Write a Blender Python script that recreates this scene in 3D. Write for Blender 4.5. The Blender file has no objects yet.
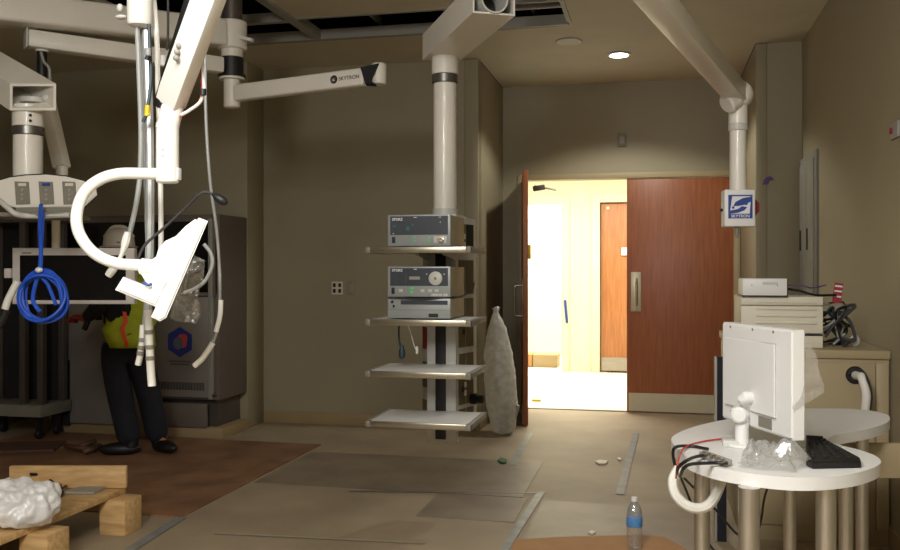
import bpy, bmesh, math, random
from mathutils import Vector, Matrix, noise
random.seed(7)
COL = bpy.context.scene.collection
V = Vector
# ------------------------------------------------------------------ camera frame
F, HY, EYE = 900.0, 271.0, 1.30
ANG = math.atan(205 / F); CA, SA = math.cos(ANG), math.sin(ANG)
FWD = V((-SA, CA, 0)); RGT = V((CA, SA, 0)); UP = V((0, 0, 1))
def P(px, py, d=None, X=None, Y=None, Z=None):
    r = FWD + RGT * ((px - 450) / F) + UP * ((HY - py) / F)
    if X is not None: d = X / r.x
    if Y is not None: d = Y / r.y
    if Z is not None: d = (Z - EYE) / r.z
    return r * d + V((0, 0, EYE))

# ------------------------------------------------------------------ materials
def lin(c):
    out = []
    for v in c:
        v = v / 255.0
        out.append(v / 12.92 if v <= .04045 else ((v + .055) / 1.055) ** 2.4)
    return out + [1]
MATS = {}
def mat(name, rgb, rough=.5, metal=0.0, var=.06, scale=6, bump=0.0, bscale=120, emit=None, estr=0, stretch=None,
        rgb2=None, lo=.35, hi=.65, detail=4, spec=.5, coat=0):
    m = bpy.data.materials.new(name); m.use_nodes = True
    nt = m.node_tree; b = nt.nodes['Principled BSDF']
    b.inputs['Roughness'].default_value = rough; b.inputs['Metallic'].default_value = metal
    b.inputs['Specular IOR Level'].default_value = spec
    if coat: b.inputs['Coat Weight'].default_value = coat
    tc = nt.nodes.new('ShaderNodeTexCoord'); mp = nt.nodes.new('ShaderNodeMapping')
    nt.links.new(tc.outputs['Object'], mp.inputs['Vector'])
    if stretch: mp.inputs['Scale'].default_value = stretch
    n = nt.nodes.new('ShaderNodeTexNoise'); n.inputs['Scale'].default_value = scale; n.inputs['Detail'].default_value = detail
    nt.links.new(mp.outputs[0], n.inputs['Vector'])
    r = nt.nodes.new('ShaderNodeValToRGB')
    c1 = lin(rgb)
    c2 = lin(rgb2) if rgb2 else [c * (1 - var * 2) for c in c1[:3]] + [1]
    r.color_ramp.elements[0].position = lo; r.color_ramp.elements[1].position = hi
    r.color_ramp.elements[0].color = c2; r.color_ramp.elements[1].color = c1
    nt.links.new(n.outputs['Fac'], r.inputs['Fac']); nt.links.new(r.outputs['Color'], b.inputs['Base Color'])
    if bump:
        n2 = nt.nodes.new('ShaderNodeTexNoise'); n2.inputs['Scale'].default_value = bscale; n2.inputs['Detail'].default_value = 3
        nt.links.new(mp.outputs[0], n2.inputs['Vector'])
        bp = nt.nodes.new('ShaderNodeBump'); bp.inputs['Strength'].default_value = bump; bp.inputs['Distance'].default_value = .01
        nt.links.new(n2.outputs['Fac'], bp.inputs['Height']); nt.links.new(bp.outputs['Normal'], b.inputs['Normal'])
    if emit:
        b.inputs['Emission Color'].default_value = lin(emit); b.inputs['Emission Strength'].default_value = estr
    MATS[name] = m
    return m
def clear_mat(name, rgb, opacity, rough=.2, film=.5):
    m = bpy.data.materials.new(name); m.use_nodes = True; nt = m.node_tree
    nt.nodes.clear(); out = nt.nodes.new('ShaderNodeOutputMaterial')
    tr = nt.nodes.new('ShaderNodeBsdfTransparent'); tr.inputs[0].default_value = (.95, .95, .95, 1)
    df = nt.nodes.new('ShaderNodeBsdfDiffuse'); df.inputs[0].default_value = lin(rgb)
    tl = nt.nodes.new('ShaderNodeBsdfTranslucent'); tl.inputs[0].default_value = lin(rgb)
    gl = nt.nodes.new('ShaderNodeBsdfGlossy'); gl.inputs['Roughness'].default_value = rough
    a1 = nt.nodes.new('ShaderNodeMixShader'); a1.inputs[0].default_value = .25
    nt.links.new(df.outputs[0], a1.inputs[1]); nt.links.new(tl.outputs[0], a1.inputs[2])
    a2 = nt.nodes.new('ShaderNodeMixShader'); a2.inputs[0].default_value = film
    nt.links.new(a1.outputs[0], a2.inputs[1]); nt.links.new(gl.outputs[0], a2.inputs[2])
    fr = nt.nodes.new('ShaderNodeLayerWeight'); fr.inputs[0].default_value = .35
    nz = nt.nodes.new('ShaderNodeTexNoise'); nz.inputs['Scale'].default_value = 22; nz.inputs['Detail'].default_value = 5
    tc = nt.nodes.new('ShaderNodeTexCoord'); nt.links.new(tc.outputs['Object'], nz.inputs['Vector'])
    ad = nt.nodes.new('ShaderNodeMath'); ad.operation = 'MULTIPLY_ADD'; ad.inputs[1].default_value = .6; ad.inputs[2].default_value = opacity - .3
    nt.links.new(nz.outputs['Fac'], ad.inputs[0])
    ad2 = nt.nodes.new('ShaderNodeMath'); ad2.operation = 'MULTIPLY_ADD'; ad2.inputs[1].default_value = .35; ad2.use_clamp = True
    nt.links.new(fr.outputs['Facing'], ad2.inputs[0]); nt.links.new(ad.outputs[0], ad2.inputs[2])
    a3 = nt.nodes.new('ShaderNodeMixShader')
    nt.links.new(ad2.outputs[0], a3.inputs[0]); nt.links.new(tr.outputs[0], a3.inputs[1]); nt.links.new(a2.outputs[0], a3.inputs[2])
    bp = nt.nodes.new('ShaderNodeBump'); bp.inputs['Strength'].default_value = .5; bp.inputs['Distance'].default_value = .02
    nt.links.new(nz.outputs['Fac'], bp.inputs['Height'])
    for s in (df, gl, tl): nt.links.new(bp.outputs[0], s.inputs['Normal'])
    nt.links.new(a3.outputs[0], out.inputs[0])
    MATS[name] = m
    return m
M = MATS
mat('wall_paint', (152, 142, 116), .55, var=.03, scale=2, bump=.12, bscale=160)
mat('ceiling_paint', (206, 198, 176), .7, var=.03, scale=3, bump=.1, bscale=90)
mat('ceiling_tile', (176, 162, 140), .8, var=.05, scale=40, bump=.1, bscale=200)
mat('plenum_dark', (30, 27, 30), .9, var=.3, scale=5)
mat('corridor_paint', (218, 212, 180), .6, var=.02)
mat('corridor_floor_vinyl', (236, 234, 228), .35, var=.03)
mat('floor_paper', (170, 153, 128), .6, var=.1, scale=1.6, rgb2=(148, 132, 110), detail=8, bump=.1, bscale=30)
mat('sheet_a', (164, 154, 132), .55, var=.1, scale=2.5, rgb2=(146, 136, 115), detail=9, bump=.1, bscale=24)
mat('sheet_b', (160, 144, 122), .5, var=.1, scale=2.2, rgb2=(138, 124, 105), detail=9, bump=.1, bscale=24)
mat('sheet_c', (146, 130, 112), .5, var=.1, scale=3, rgb2=(124, 110, 95), detail=9, bump=.1, bscale=24)
mat('hardboard', (148, 110, 80), .5, var=.1, scale=3.5, rgb2=(116, 84, 62), detail=10)
mat('hardboard_dark', (92, 62, 48), .6, var=.1, scale=3, rgb2=(72, 48, 38), detail=8)
mat('cardboard', (176, 128, 78), .7, var=.05, scale=8)
mat('tape_blue', (142, 144, 142), .45, var=.15, scale=9)
mat('tape_pale', (168, 160, 138), .45, var=.1, scale=9)
mat('base_vinyl', (158, 136, 100), .5, var=.04)
mat('door_wood', (158, 92, 54), .42, var=.1, scale=5, stretch=(9, 9, .7), rgb2=(136, 76, 44), detail=8, lo=.3, hi=.7)
mat('corridor_wood', (176, 116, 66), .45, var=.1, scale=5, stretch=(9, 9, .7), rgb2=(160, 100, 54), detail=8)
mat('steel', (176, 168, 150), .32, .9, var=.06, scale=6, stretch=(1, 1, 14))
mat('steel_leg', (214, 211, 204), .36, 1, var=.05, scale=8, stretch=(20, 20, 1))
mat('kick_steel', (196, 188, 162), .4, .45, var=.05, scale=4)
mat('steel_dark', (104, 97, 92), .45, .6, var=.08, scale=3)
mat('ring_metal', (120, 118, 114), .35, .8, var=.06)
mat('frame_paint', (168, 152, 118), .5, var=.03)
mat('white_enamel', (226, 222, 212), .4, var=.02, coat=.2)
mat('white_near', (236, 235, 230), .38, var=.015, coat=.2)
mat('white_plastic', (224, 224, 222), .45, var=.02)
mat('cream_plastic', (214, 208, 190), .5, var=.03)
mat('grey_plastic', (150, 148, 140), .5, var=.04)
mat('grey_panel', (128, 124, 112), .5, var=.04)
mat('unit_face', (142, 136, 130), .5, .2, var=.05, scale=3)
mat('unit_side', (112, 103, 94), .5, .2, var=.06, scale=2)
mat('device_grey', (152, 158, 158), .45, .2, var=.03)
mat('device_face', (52, 58, 68), .4, var=.08)
mat('device_case', (150, 144, 118), .5, var=.05)
mat('light_grey', (196, 196, 190), .45, var=.03)
mat('black', (18, 18, 20), .5, var=.1)
mat('black_soft', (26, 25, 27), .8, var=.1)
mat('dark_blue_cloth', (22, 24, 36), .85, var=.15, scale=20, bump=.3, bscale=30)
mat('black_cloth', (20, 20, 25), .85, var=.15, scale=20, bump=.3, bscale=30)
mat('vest_green', (186, 200, 44), .7, var=.08, scale=14)
mat('vest_orange', (255, 84, 40), .6, var=.04)
mat('skin', (176, 116, 92), .6, var=.05)
mat('red_glove', (150, 56, 44), .7, var=.1)
mat('hat_white', (216, 210, 200), .4, var=.03)
mat('screen_black', (12, 11, 14), .25, var=.1)
mat('bezel_white', (196, 190, 184), .5, var=.03)
mat('blue_cable', (32, 84, 200), .45, var=.06, scale=10)
mat('grey_cable', (150, 152, 150), .5, var=.05)
mat('silver_cable', (176, 178, 176), .35, .3, var=.1, scale=30)
mat('white_cable', (222, 220, 212), .5, var=.03)
mat('dark_cable', (54, 52, 54), .6, var=.05)
mat('teal_cable', (34, 56, 66), .5, var=.05)
mat('yellow_tape', (222, 190, 40), .5, var=.03)
mat('red', (150, 34, 44), .45, var=.05)
mat('red_wire', (190, 60, 56), .5, var=.03)
mat('logo_blue', (34, 62, 142), .45, var=.02)
mat('hex_blue', (44, 58, 140), .5, var=.03)
mat('hex_red', (206, 76, 66), .5, var=.03)
mat('hex_grey', (98, 102, 120), .5, var=.03)
mat('text_dark', (40, 38, 40), .6, var=.02)
mat('text_faint', (84, 80, 80), .6, var=.02)
mat('text_white', (224, 224, 226), .6, var=.02)
mat('pine', (212, 178, 124), .6, var=.1, scale=3, stretch=(2, 14, 14), rgb2=(186, 148, 98), detail=8)
mat('pine_x', (214, 180, 128), .6, var=.1, scale=3, stretch=(1.4, 10, 16), rgb2=(190, 152, 102), detail=8)
mat('purple', (92, 60, 130), .5)
mat('green_leaf', (34, 96, 40), .6)
mat('cabinet_laminate', (164, 148, 116), .5, var=.04, scale=2)
mat('wing_panel', (104, 94, 72), .5, .1, var=.06)
mat('panel_grey', (136, 134, 124), .5, .1, var=.04)
mat('gasket_green', (90, 190, 110), .5, emit=(90, 220, 120), estr=.12)
mat('teal_mark', (30, 110, 96), .5)
mat('label_blue', (86, 150, 214), .4, var=.15, scale=40)
mat('lamp_glow', (255, 250, 235), .5, emit=(255, 250, 238), estr=14)
clear_mat('clear_film', (225, 225, 222), .34)
clear_mat('milky_film', (250, 250, 250), 1.0, rough=.3, film=.10)
clear_mat('bag_film', (252, 252, 248), .5, rough=.25, film=.15)
clear_mat('bottle_plastic', (214, 222, 226), .30, rough=.08, film=.7)

# ------------------------------------------------------------------ mesh builder
def smooth_path(pts, n=6, closed=False):
    pts = [V(p) for p in pts]; out = []; N = len(pts)
    for i in range(N if closed else N - 1):
        if closed: a, b, c, d = pts[i - 1], pts[i], pts[(i + 1) % N], pts[(i + 2) % N]
        else:
            b, c = pts[i], pts[i + 1]
            a = pts[i - 1] if i else b + (b - c)
            d = pts[i + 2] if i + 2 < N else c + (c - b)
        for k in range(n):
            t = k / n
            out.append(.5 * ((2 * b) + (c - a) * t + (2 * a - 5 * b + 4 * c - d) * t * t + (3 * b - a - 3 * c + d) * t ** 3))
    if not closed: out.append(pts[-1])
    return out
class MB:
    def __init__(s): s.bm = bmesh.new()
    def box(s, x0, x1, y0, y1, z0, z1, bev=0, seg=2, rot=None, piv=None):
        vs = [s.bm.verts.new((x, y, z)) for x in (x0, x1) for y in (y0, y1) for z in (z0, z1)]
        return s._hexa(vs, bev, seg, rot, piv)
    def _hexa(s, vs, bev, seg, rot=None, piv=None):
        if rot is not None:
            for v in vs: v.co = rot @ (v.co - piv) + piv
        fs = [s.bm.faces.new([vs[i] for i in q]) for q in ((0, 1, 3, 2), (4, 6, 7, 5), (0, 4, 5, 1), (2, 3, 7, 6), (0, 2, 6, 4), (1, 5, 7, 3))]
        if bev:
            es = list({e for f in fs for e in f.edges})
            bmesh.ops.bevel(s.bm, geom=es, offset=bev, segments=seg, affect='EDGES', profile=.5, clamp_overlap=True)
        return s
    def beam(s, p0, p1, w, h, bev=0, up=V((0, 0, 1)), w1=None, h1=None, seg=2):
        p0, p1 = V(p0), V(p1); t = (p1 - p0).normalized()
        sd = t.cross(up).normalized(); u = sd.cross(t)
        vs = []
        for sg in (-1, 1):
            for p, ww, hh in ((p0, w, h), (p1, w1 or w, h1 or h)):
                for zz in (-1, 1):
                    vs.append(s.bm.verts.new(p + sd * sg * ww / 2 + u * zz * hh / 2))
        return s._hexa(vs, bev, seg)
    def tube(s, pts, r, seg=10, sm=0, closed=False, cap=True, rads=None):
        if sm: pts = smooth_path(pts, sm, closed)
        pts = [V(p) for p in pts]; N = len(pts)
        prev = None; rings = []
        for i, p in enumerate(pts):
            a = pts[i - 1] if (i or closed) else p; b = pts[(i + 1) % N] if (i + 1 < N or closed) else p
            t = (b - a); t = t.normalized() if t.length > 1e-9 else V((0, 0, 1))
            if prev is None:
                ref = V((0, 0, 1)) if abs(t.z) < .9 else V((1, 0, 0))
                u = t.cross(ref).normalized()
            else:
                u = (prev - t * prev.dot(t)).normalized()
            prev = u; w = t.cross(u)
            rr = rads[i] if rads else (r(i / max(1, N - 1)) if callable(r) else r)
            rings.append([s.bm.verts.new(p + (u * math.cos(2 * math.pi * k / seg) + w * math.sin(2 * math.pi * k / seg)) * rr) for k in range(seg)])
        for i in range(N if closed else N - 1):
            A, B = rings[i], rings[(i + 1) % N]
            for k in range(seg):
                s.bm.faces.new((A[k], A[(k + 1) % seg], B[(k + 1) % seg], B[k]))
        if cap and not closed:
            s.bm.faces.new(rings[0][::-1]); s.bm.faces.new(rings[-1])
        return s
    def cyl(s, p0, p1, r, seg=28, r1=None, bev=0):
        p0, p1 = V(p0), V(p1)
        if bev:
            t = (p1 - p0).normalized(); r1 = r1 or r
            return s.tube([p0, p0 + t * 1e-4, p0 + t * bev, p1 - t * bev, p1 - t * 1e-4, p1], 0, seg, rads=[r - bev, r - bev, r, r1, r1 - bev, r1 - bev])
        return s.tube([p0, p1], 0, seg, rads=[r, r1 if r1 is not None else r])
    def lathe(s, prof, c, axis=V((0, 0, 1)), seg=28):
        c = V(c); axis = V(axis).normalized()
        return s.tube([c + axis * (z + i * 1e-6) for i, (r, z) in enumerate(prof)], 0, seg, rads=[max(r, 1e-4) for r, z in prof])
    def prism(s, pts, vec, bev=0):
        vec = V(vec); A = [s.bm.verts.new(V(p)) for p in pts]; B = [s.bm.verts.new(V(p) + vec) for p in pts]; n = len(A)
        fs = [s.bm.faces.new(A[::-1]), s.bm.faces.new(B)]
        for i in range(n): fs.append(s.bm.faces.new((A[i], A[(i + 1) % n], B[(i + 1) % n], B[i])))
        if bev:
            es = list({e for f in fs[:2] for e in f.edges})
            bmesh.ops.bevel(s.bm, geom=es, offset=bev, segments=2, affect='EDGES', clamp_overlap=True)
        return s
    def ball(s, c, r, sc=(1, 1, 1), sub=3):
        ret = bmesh.ops.create_icosphere(s.bm, subdivisions=sub, radius=r)
        for v in ret['verts']: v.co = V((v.co.x * sc[0], v.co.y * sc[1], v.co.z * sc[2])) + V(c)
        return s
    def crumple(s, amp, freq, seed=0):
        s.bm.normal_update()
        for v in s.bm.verts:
            q = v.co * freq + V((seed, seed * 1.7, 0))
            n = noise.noise(q) + .5 * abs(noise.noise(q * 2.3)) + .35 * noise.noise(q * 5.1)
            v.co = v.co + v.normal * amp * n
        return s
    def build(s, name, m, parent=None, ang=38, **kw):
        bm = s.bm
        bmesh.ops.recalc_face_normals(bm, faces=bm.faces[:])
        if parent is not None:
            r = parent
            while r.parent: r = r.parent
            off = V(r.location)
        else:
            xs = [v.co for v in bm.verts]
            off = V(((min(v.x for v in xs) + max(v.x for v in xs)) / 2, (min(v.y for v in xs) + max(v.y for v in xs)) / 2, min(v.z for v in xs)))
        for v in bm.verts: v.co -= off
        me = bpy.data.meshes.new(name); bm.to_mesh(me); bm.free()
        for p in me.polygons: p.use_smooth = True
        me.set_sharp_from_angle(angle=math.radians(ang))
        me.materials.append(M[m])
        o = bpy.data.objects.new(name, me); COL.objects.link(o)
        if parent is not None: o.parent = parent
        else: o.location = off
        for k, v in kw.items(): o[k] = v
        return o
def thing(name, label, cat, loc, group=None):
    o = bpy.data.objects.new(name, None); COL.objects.link(o); o.location = loc; o.empty_display_size = .1
    o['label'] = label; o['category'] = cat
    if group: o['group'] = group
    return o
def tag(o, label, cat, group=None):
    o['label'] = label; o['category'] = cat
    if group: o['group'] = group
    return o
def struct(o): o['kind'] = 'structure'; return o
def text(name, s, org, xd, yd, size, m, parent, depth=.0006, bold=0, align='LEFT'):
    cu = bpy.data.curves.new('t', 'FONT'); cu.body = s; cu.size = size; cu.extrude = depth; cu.offset = bold; cu.align_x = align
    t = bpy.data.objects.new('t', cu); COL.objects.link(t)
    bpy.context.view_layer.update()
    me = bpy.data.meshes.new_from_object(t.evaluated_get(bpy.context.evaluated_depsgraph_get()))
    bpy.data.objects.remove(t)
    xd = V(xd).normalized(); yd = V(yd).normalized(); zd = xd.cross(yd)
    r = parent
    while r.parent: r = r.parent
    mt = Matrix.Translation(V(org) - V(r.location)) @ Matrix((xd, yd, zd)).transposed().to_4x4()
    me.transform(mt); me.materials.clear(); me.materials.append(M[m])
    o = bpy.data.objects.new(name, me); COL.objects.link(o); o.parent = parent
    return o
def flat(name, pts, org, xd, yd, size, m, parent, depth=.0008):
    """raised flat shape: pts in a unit square, thickness depth, standing on the face at org"""
    xd = V(xd).normalized(); yd = V(yd).normalized(); zd = xd.cross(yd)
    b = MB(); b.prism([V(org) + xd * x * size + yd * y * size for x, y in pts], zd * depth)
    return b.build(name, m, parent)
def circ(cx, cy, rx, ry=None, n=24, a0=0, a1=360):
    ry = ry or rx
    return [(cx + rx * math.cos(math.radians(a0 + (a1 - a0) * k / n)), cy + ry * math.sin(math.radians(a0 + (a1 - a0) * k / n))) for k in range(n)]

def film_sheet(c, nx, ny, amp, freq, seed, nrm, lift=False):
    b = MB(); nrm = V(nrm).normalized(); rows = []
    a0, a1, a2, a3 = [V(p) for p in c]
    for j in range(ny + 1):
        row = []
        for i in range(nx + 1):
            u, w = i / nx, j / ny
            p = a0.lerp(a1, u).lerp(a3.lerp(a2, u), w)
            q = p * freq + V((seed, seed * 1.3, seed * .7))
            h = noise.noise(q) * .7 + abs(noise.noise(q * 2.1)) * .8 + .4 * noise.noise(q * 4.7)
            ed = min(1, 4 * min(u, 1 - u, w, 1 - w) + .25)
            if lift: h = abs(h) * ed + .05
            sw = V((noise.noise(q * .8 + V((9, 0, 0))), noise.noise(q * .8 + V((0, 9, 0))), noise.noise(q * .8 + V((0, 0, 9)))))
            row.append(b.bm.verts.new(p + nrm * h * amp + (sw - nrm * sw.dot(nrm)) * amp * .7))
        rows.append(row)
    for j in range(ny):
        for i in range(nx): b.bm.faces.new((rows[j][i], rows[j][i + 1], rows[j + 1][i + 1], rows[j + 1][i]))
    return b

# ------------------------------------------------------------------ the setting
CZ = 3.03; YB = 7.2; YD = 8.4; XR = 1.08; XL = -5.4; AL = -1.40; AR = .745; YR = -2.5
b = MB(); b.box(XL, XR, YR, YB, -.1, 0); b.box(AL, AR, YB, YD + .12, -.1, 0); struct(b.build('floor', 'floor_paper'))
b = MB(); b.box(XL - .1, AL, YB, YB + .12, 0, CZ); struct(b.build('wall_back', 'wall_paint'))
YN = 6.88
b = MB(); b.box(XL, -3.285, YN, YB, 0, CZ, bev=.006); struct(b.build('wall_back_left', 'wall_paint'))
b = MB(); b.box(AL - .12, AL, YB - .012, YD + .12, 0, CZ, bev=.012); struct(b.build('wall_alcove_left', 'wall_paint'))
b = MB(); b.box(AR, AR + .085, YB - .012, YD + .12, 0, CZ, bev=.012); struct(b.build('wall_alcove_right', 'wall_paint'))
b = MB(); b.box(AR + .085, XR + .1, YB, YB + .12, 0, CZ); struct(b.build('wall_front_right', 'wall_paint'))
DL, DR, DH = -1.21, .69, 2.15
b = MB(); b.box(AL, DL - .05, YD, YD + .12, 0, CZ); b.box(DR + .05, AR, YD, YD + .12, 0, CZ); b.box(DL - .05, DR + .05, YD, YD + .12, DH + .05, CZ)
struct(b.build('wall_door', 'wall_paint'))
b = MB(); b.box(XR, XR + .1, YR - .1, YB, 0, CZ); struct(b.build('wall_right', 'wall_paint'))
b = MB(); b.box(XL - .1, XL, YR - .1, YB, 0, CZ); struct(b.build('wall_left', 'wall_paint'))
b = MB(); b.box(XL, XR, YR - .1, YR, 0, CZ); struct(b.build('wall_rear', 'wall_paint'))
# ceiling with the tiles missing, as a grid of slabs
xs = [XL, -3.5, -2.44, -.98, -.585, XR]; ys = [YR, 4.6, 5.23, 5.80, 6.27, YB]
holes = {(1, 3), (2, 3), (3, 3), (1, 1), (1, 2), (3, 1), (3, 2)}
b = MB()
for i in range(5):
    for j in range(5):
        if (i, j) not in holes: b.box(xs[i], xs[i + 1], ys[j], ys[j + 1], CZ, CZ + .04)
b.box(AL, AR, YB, YD, CZ, CZ + .04)
struct(b.build('ceiling', 'ceiling_paint'))
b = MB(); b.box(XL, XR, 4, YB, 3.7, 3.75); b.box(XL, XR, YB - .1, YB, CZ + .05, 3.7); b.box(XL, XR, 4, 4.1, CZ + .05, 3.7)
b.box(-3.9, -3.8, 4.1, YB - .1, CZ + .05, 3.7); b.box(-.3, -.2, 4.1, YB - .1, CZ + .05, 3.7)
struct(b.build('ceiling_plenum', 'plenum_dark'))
b = MB()
b.box(-3.5, -.585, 6.255, 6.31, CZ - .022, CZ + .05); b.box(-3.5, -2.44, 5.77, 5.82, CZ - .016, CZ + .05); b.box(-2.44, -.98, 5.775, 5.805, CZ - .004, CZ + .04)
b.box(-2.46, -2.40, 4.6, 6.255, CZ - .02, CZ + .05); b.box(-.595, -.565, 4.9, 6.255, CZ - .01, CZ + .05)
for y in (5.38, 5.6, 5.93, 6.07): b.box(-1.0, -.6, y, y + .03, CZ + .05, CZ + .1)
for x in (-3.1, -2.0, -1.45, -.85): b.box(x, x + .02, 5.4, 6.42, CZ + .1, CZ + .15)
struct(b.build('trim_1', 'grey_plastic'))
# baseboards
b = MB(); b.box(-3.28, AL - .12, YB - .012, YB, 0, .1, bev=.004); b.box(AR + .085, XR, YB - .012, YB, 0, .1); struct(b.build('baseboard_back', 'base_vinyl'))
b = MB(); b.box(AL, AL + .012, YB, YD, 0, .1, bev=.004); struct(b.build('baseboard_alcove', 'base_vinyl'))
b = MB(); b.box(XR - .012, XR, YR, YB, 0, .1); struct(b.build('baseboard_right', 'base_vinyl'))
# door frame
b = MB()
b.box(DL - .05, DL, YD - .015, YD + .13, 0, DH + .05, bev=.004); b.box(DR, DR + .05, YD - .015, YD + .13, 0, DH + .05, bev=.004)
b.box(DL, DR, YD - .015, YD + .13, DH, DH + .05, bev=.004); struct(b.build('trim_2', 'frame_paint'))
# right leaf (closed)
def leaf(name, label, loc):
    return thing(name, label, 'door', loc)
d2 = leaf('door_2', 'closed reddish brown wooden double door leaf with steel pull plate', V((.22, YD + .03, 0))); struct(d2)
b = MB(); b.box(-.252, DR - .004, YD + .005, YD + .05, .012, DH - .006, bev=.003); b.build('leaf', 'door_wood', d2)
b = MB(); b.box(-.235, DR - .02, YD + .001, YD + .006, .02, .185); b.build('kick_plate', 'kick_steel', d2, label='brushed steel kick plate')
b = MB(); b.box(-.215, -.125, YD + .0, YD + .006, .93, 1.29, bev=.001); pp = b.build('pull_plate', 'kick_steel', d2, label='brushed steel pull plate')
b = MB(); b.tube([(-.165, YD, .99), (-.165, YD - .045, 1.0), (-.165, YD - .05, 1.03), (-.165, YD - .05, 1.19), (-.165, YD - .045, 1.22), (-.165, YD, 1.23)], .010, 10, sm=4)
b.build('pull_handle', 'steel', pp)
# left leaf, swung into the room
hx, hy = DL + .01, YD - .005; ex, ey = -1.055, 7.47
dl = leaf('door_1', 'open reddish brown wooden double door leaf seen edge on', V((hx, hy, 0))); struct(dl)
dirv = V((ex - hx, ey - hy, 0)).normalized(); nrm = V((-dirv.y, dirv.x, 0))   # nrm points to +x side
b = MB(); c0 = V((hx, hy, .012 + (DH - .02) / 2)); c1 = c0 + dirv * .94
b.beam(c0, c1, .045, DH - .02, bev=.003); b.build('leaf', 'door_wood', dl)
lf = -1 if nrm.x > 0 else 1
fc = nrm * lf * .024
q = V((hx, hy, 0)) + dirv * .84 + fc
b = MB(); b.beam(q + V((0, 0, 1.05)) - dirv * .045, q + V((0, 0, 1.05)) + dirv * .045, .004, .36); pp = b.build('pull_plate', 'steel', dl)
b = MB(); o = nrm * lf
b.tube([q + V((0, 0, .92)), q + o * .06 + V((0, 0, .925)), q + o * .065 + V((0, 0, 0.96)), q + o * .065 + V((0, 0, 1.14)), q + o * .06 + V((0, 0, 1.175)), q + V((0, 0, 1.18))], .011, 10, sm=4)
b.build('pull_handle', 'steel', pp)
b = MB(); q2 = V((hx, hy, 0)) + dirv * .47 + nrm * lf * .0245; b.beam(q2 - dirv * .44 + V((0, 0, .1)), q2 + dirv * .44 + V((0, 0, .1)), .003, .17); b.build('kick_plate', 'steel', dl, label='brushed steel kick plate')
b = MB(); b.box(ex + .012, ex + .04, ey + .03, ey + .05, 1.40, 1.52, bev=.004); b.build('yellow_tag', 'yellow_tape', dl, label='yellow tag at the leaf edge')
# door closer arm above the open leaf
cl = thing('door_closer', 'steel door closer arm under the head of the double doorway', 'door closer', P(545, 190, Y=YD + .06))
b = MB(); b.beam(P(533, 189, Y=YD + .05), P(545, 187, Y=YD + .05), .03, .05, bev=.005); b.build('body', 'steel_dark', cl)
b = MB(); b.tube([P(534, 186, Y=YD + .06), P(556, 190, Y=YD + .1)], .010); b.build('arm', 'steel', cl)

# corridor behind the doors
CYF = 11.7; CC = 2.75
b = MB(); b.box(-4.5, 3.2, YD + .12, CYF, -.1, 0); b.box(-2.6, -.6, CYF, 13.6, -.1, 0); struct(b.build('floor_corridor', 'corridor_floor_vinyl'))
b = MB(); b.box(DL, DR, YD + .05, YD + .10, 0, .006); struct(b.build('trim_3', 'steel_dark'))
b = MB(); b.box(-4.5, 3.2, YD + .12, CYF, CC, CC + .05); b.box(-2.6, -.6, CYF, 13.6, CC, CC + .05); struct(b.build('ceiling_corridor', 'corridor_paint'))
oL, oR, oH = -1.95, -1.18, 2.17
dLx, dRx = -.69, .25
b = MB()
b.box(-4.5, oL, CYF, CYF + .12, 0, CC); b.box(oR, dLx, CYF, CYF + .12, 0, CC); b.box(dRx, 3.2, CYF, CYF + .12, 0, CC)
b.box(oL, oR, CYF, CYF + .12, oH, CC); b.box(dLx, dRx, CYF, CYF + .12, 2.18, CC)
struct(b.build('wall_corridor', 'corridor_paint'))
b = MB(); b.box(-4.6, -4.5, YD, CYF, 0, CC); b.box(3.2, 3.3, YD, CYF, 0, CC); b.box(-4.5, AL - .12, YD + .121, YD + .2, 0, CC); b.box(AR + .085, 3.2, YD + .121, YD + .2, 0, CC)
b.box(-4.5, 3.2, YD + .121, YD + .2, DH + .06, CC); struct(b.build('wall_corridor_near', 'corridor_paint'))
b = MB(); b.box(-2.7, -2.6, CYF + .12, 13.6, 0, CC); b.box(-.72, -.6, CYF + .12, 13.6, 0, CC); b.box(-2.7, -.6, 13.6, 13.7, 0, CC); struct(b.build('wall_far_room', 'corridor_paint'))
b = MB()
for x0, x1, h in ((oL, oR, oH), (dLx, dRx, 2.18)):
    b.box(x0 - .1, x0, CYF - .03, CYF + .02, 0, h + .1, bev=.004); b.box(x1, x1 + .1, CYF - .03, CYF + .02, 0, h + .1, bev=.004); b.box(x0, x1, CYF - .03, CYF + .02, h, h + .1, bev=.004)
struct(b.build('trim_4', 'corridor_paint'))
d3 = thing('door_3', 'light brown wooden door with kick plate across the bright corridor', 'door', V((-.2, CYF, 0))); struct(d3)
b = MB(); b.box(dLx + .01, dRx - .01, CYF + .03, CYF + .08, .01, 2.17, bev=.003); b.build('leaf', 'corridor_wood', d3)
b = MB(); b.box(dLx + .02, dRx - .02, CYF + .024, CYF + .031, .02, .19); b.build('kick_plate', 'steel', d3)
b = MB(); b.cyl(P(608, 208, Y=CYF + .03), P(608, 208, Y=CYF + .02), .02, 12); b.build('door_stop', 'cream_plastic', d3)
b = MB(); b.box(P(623, 240, Y=CYF).x - .02, P(623, 240, Y=CYF).x + .05, CYF - .0, CYF + .03, 1.5, 1.6, bev=.003); b.build('paper_tag', 'white_plastic', d3)
cp = thing('carton', 'long brown carton lying on the floor inside the far white doorway', 'carton', V((-1.6, 12.3, 0)))
b = MB(); b.box(-2.3, -1.62, 12.1, 12.5, 0, .17, bev=.004); b.build('carton_body', 'cardboard', cp)
b = MB(); b.box(-1.61, -1.28, 12.1, 12.5, 0, .17, bev=.004); b.build('carton_end', 'base_vinyl', cp)
b = MB(); b.beam(P(565, 300, Y=CYF - .05), P(567, 323, Y=CYF - .05), .03, .02, bev=.004, up=V((0, 1, 0))); tag(b.build('tape_strip', 'logo_blue'), 'blue tape strip on the white doorway jamb in the corridor', 'tape')
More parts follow.
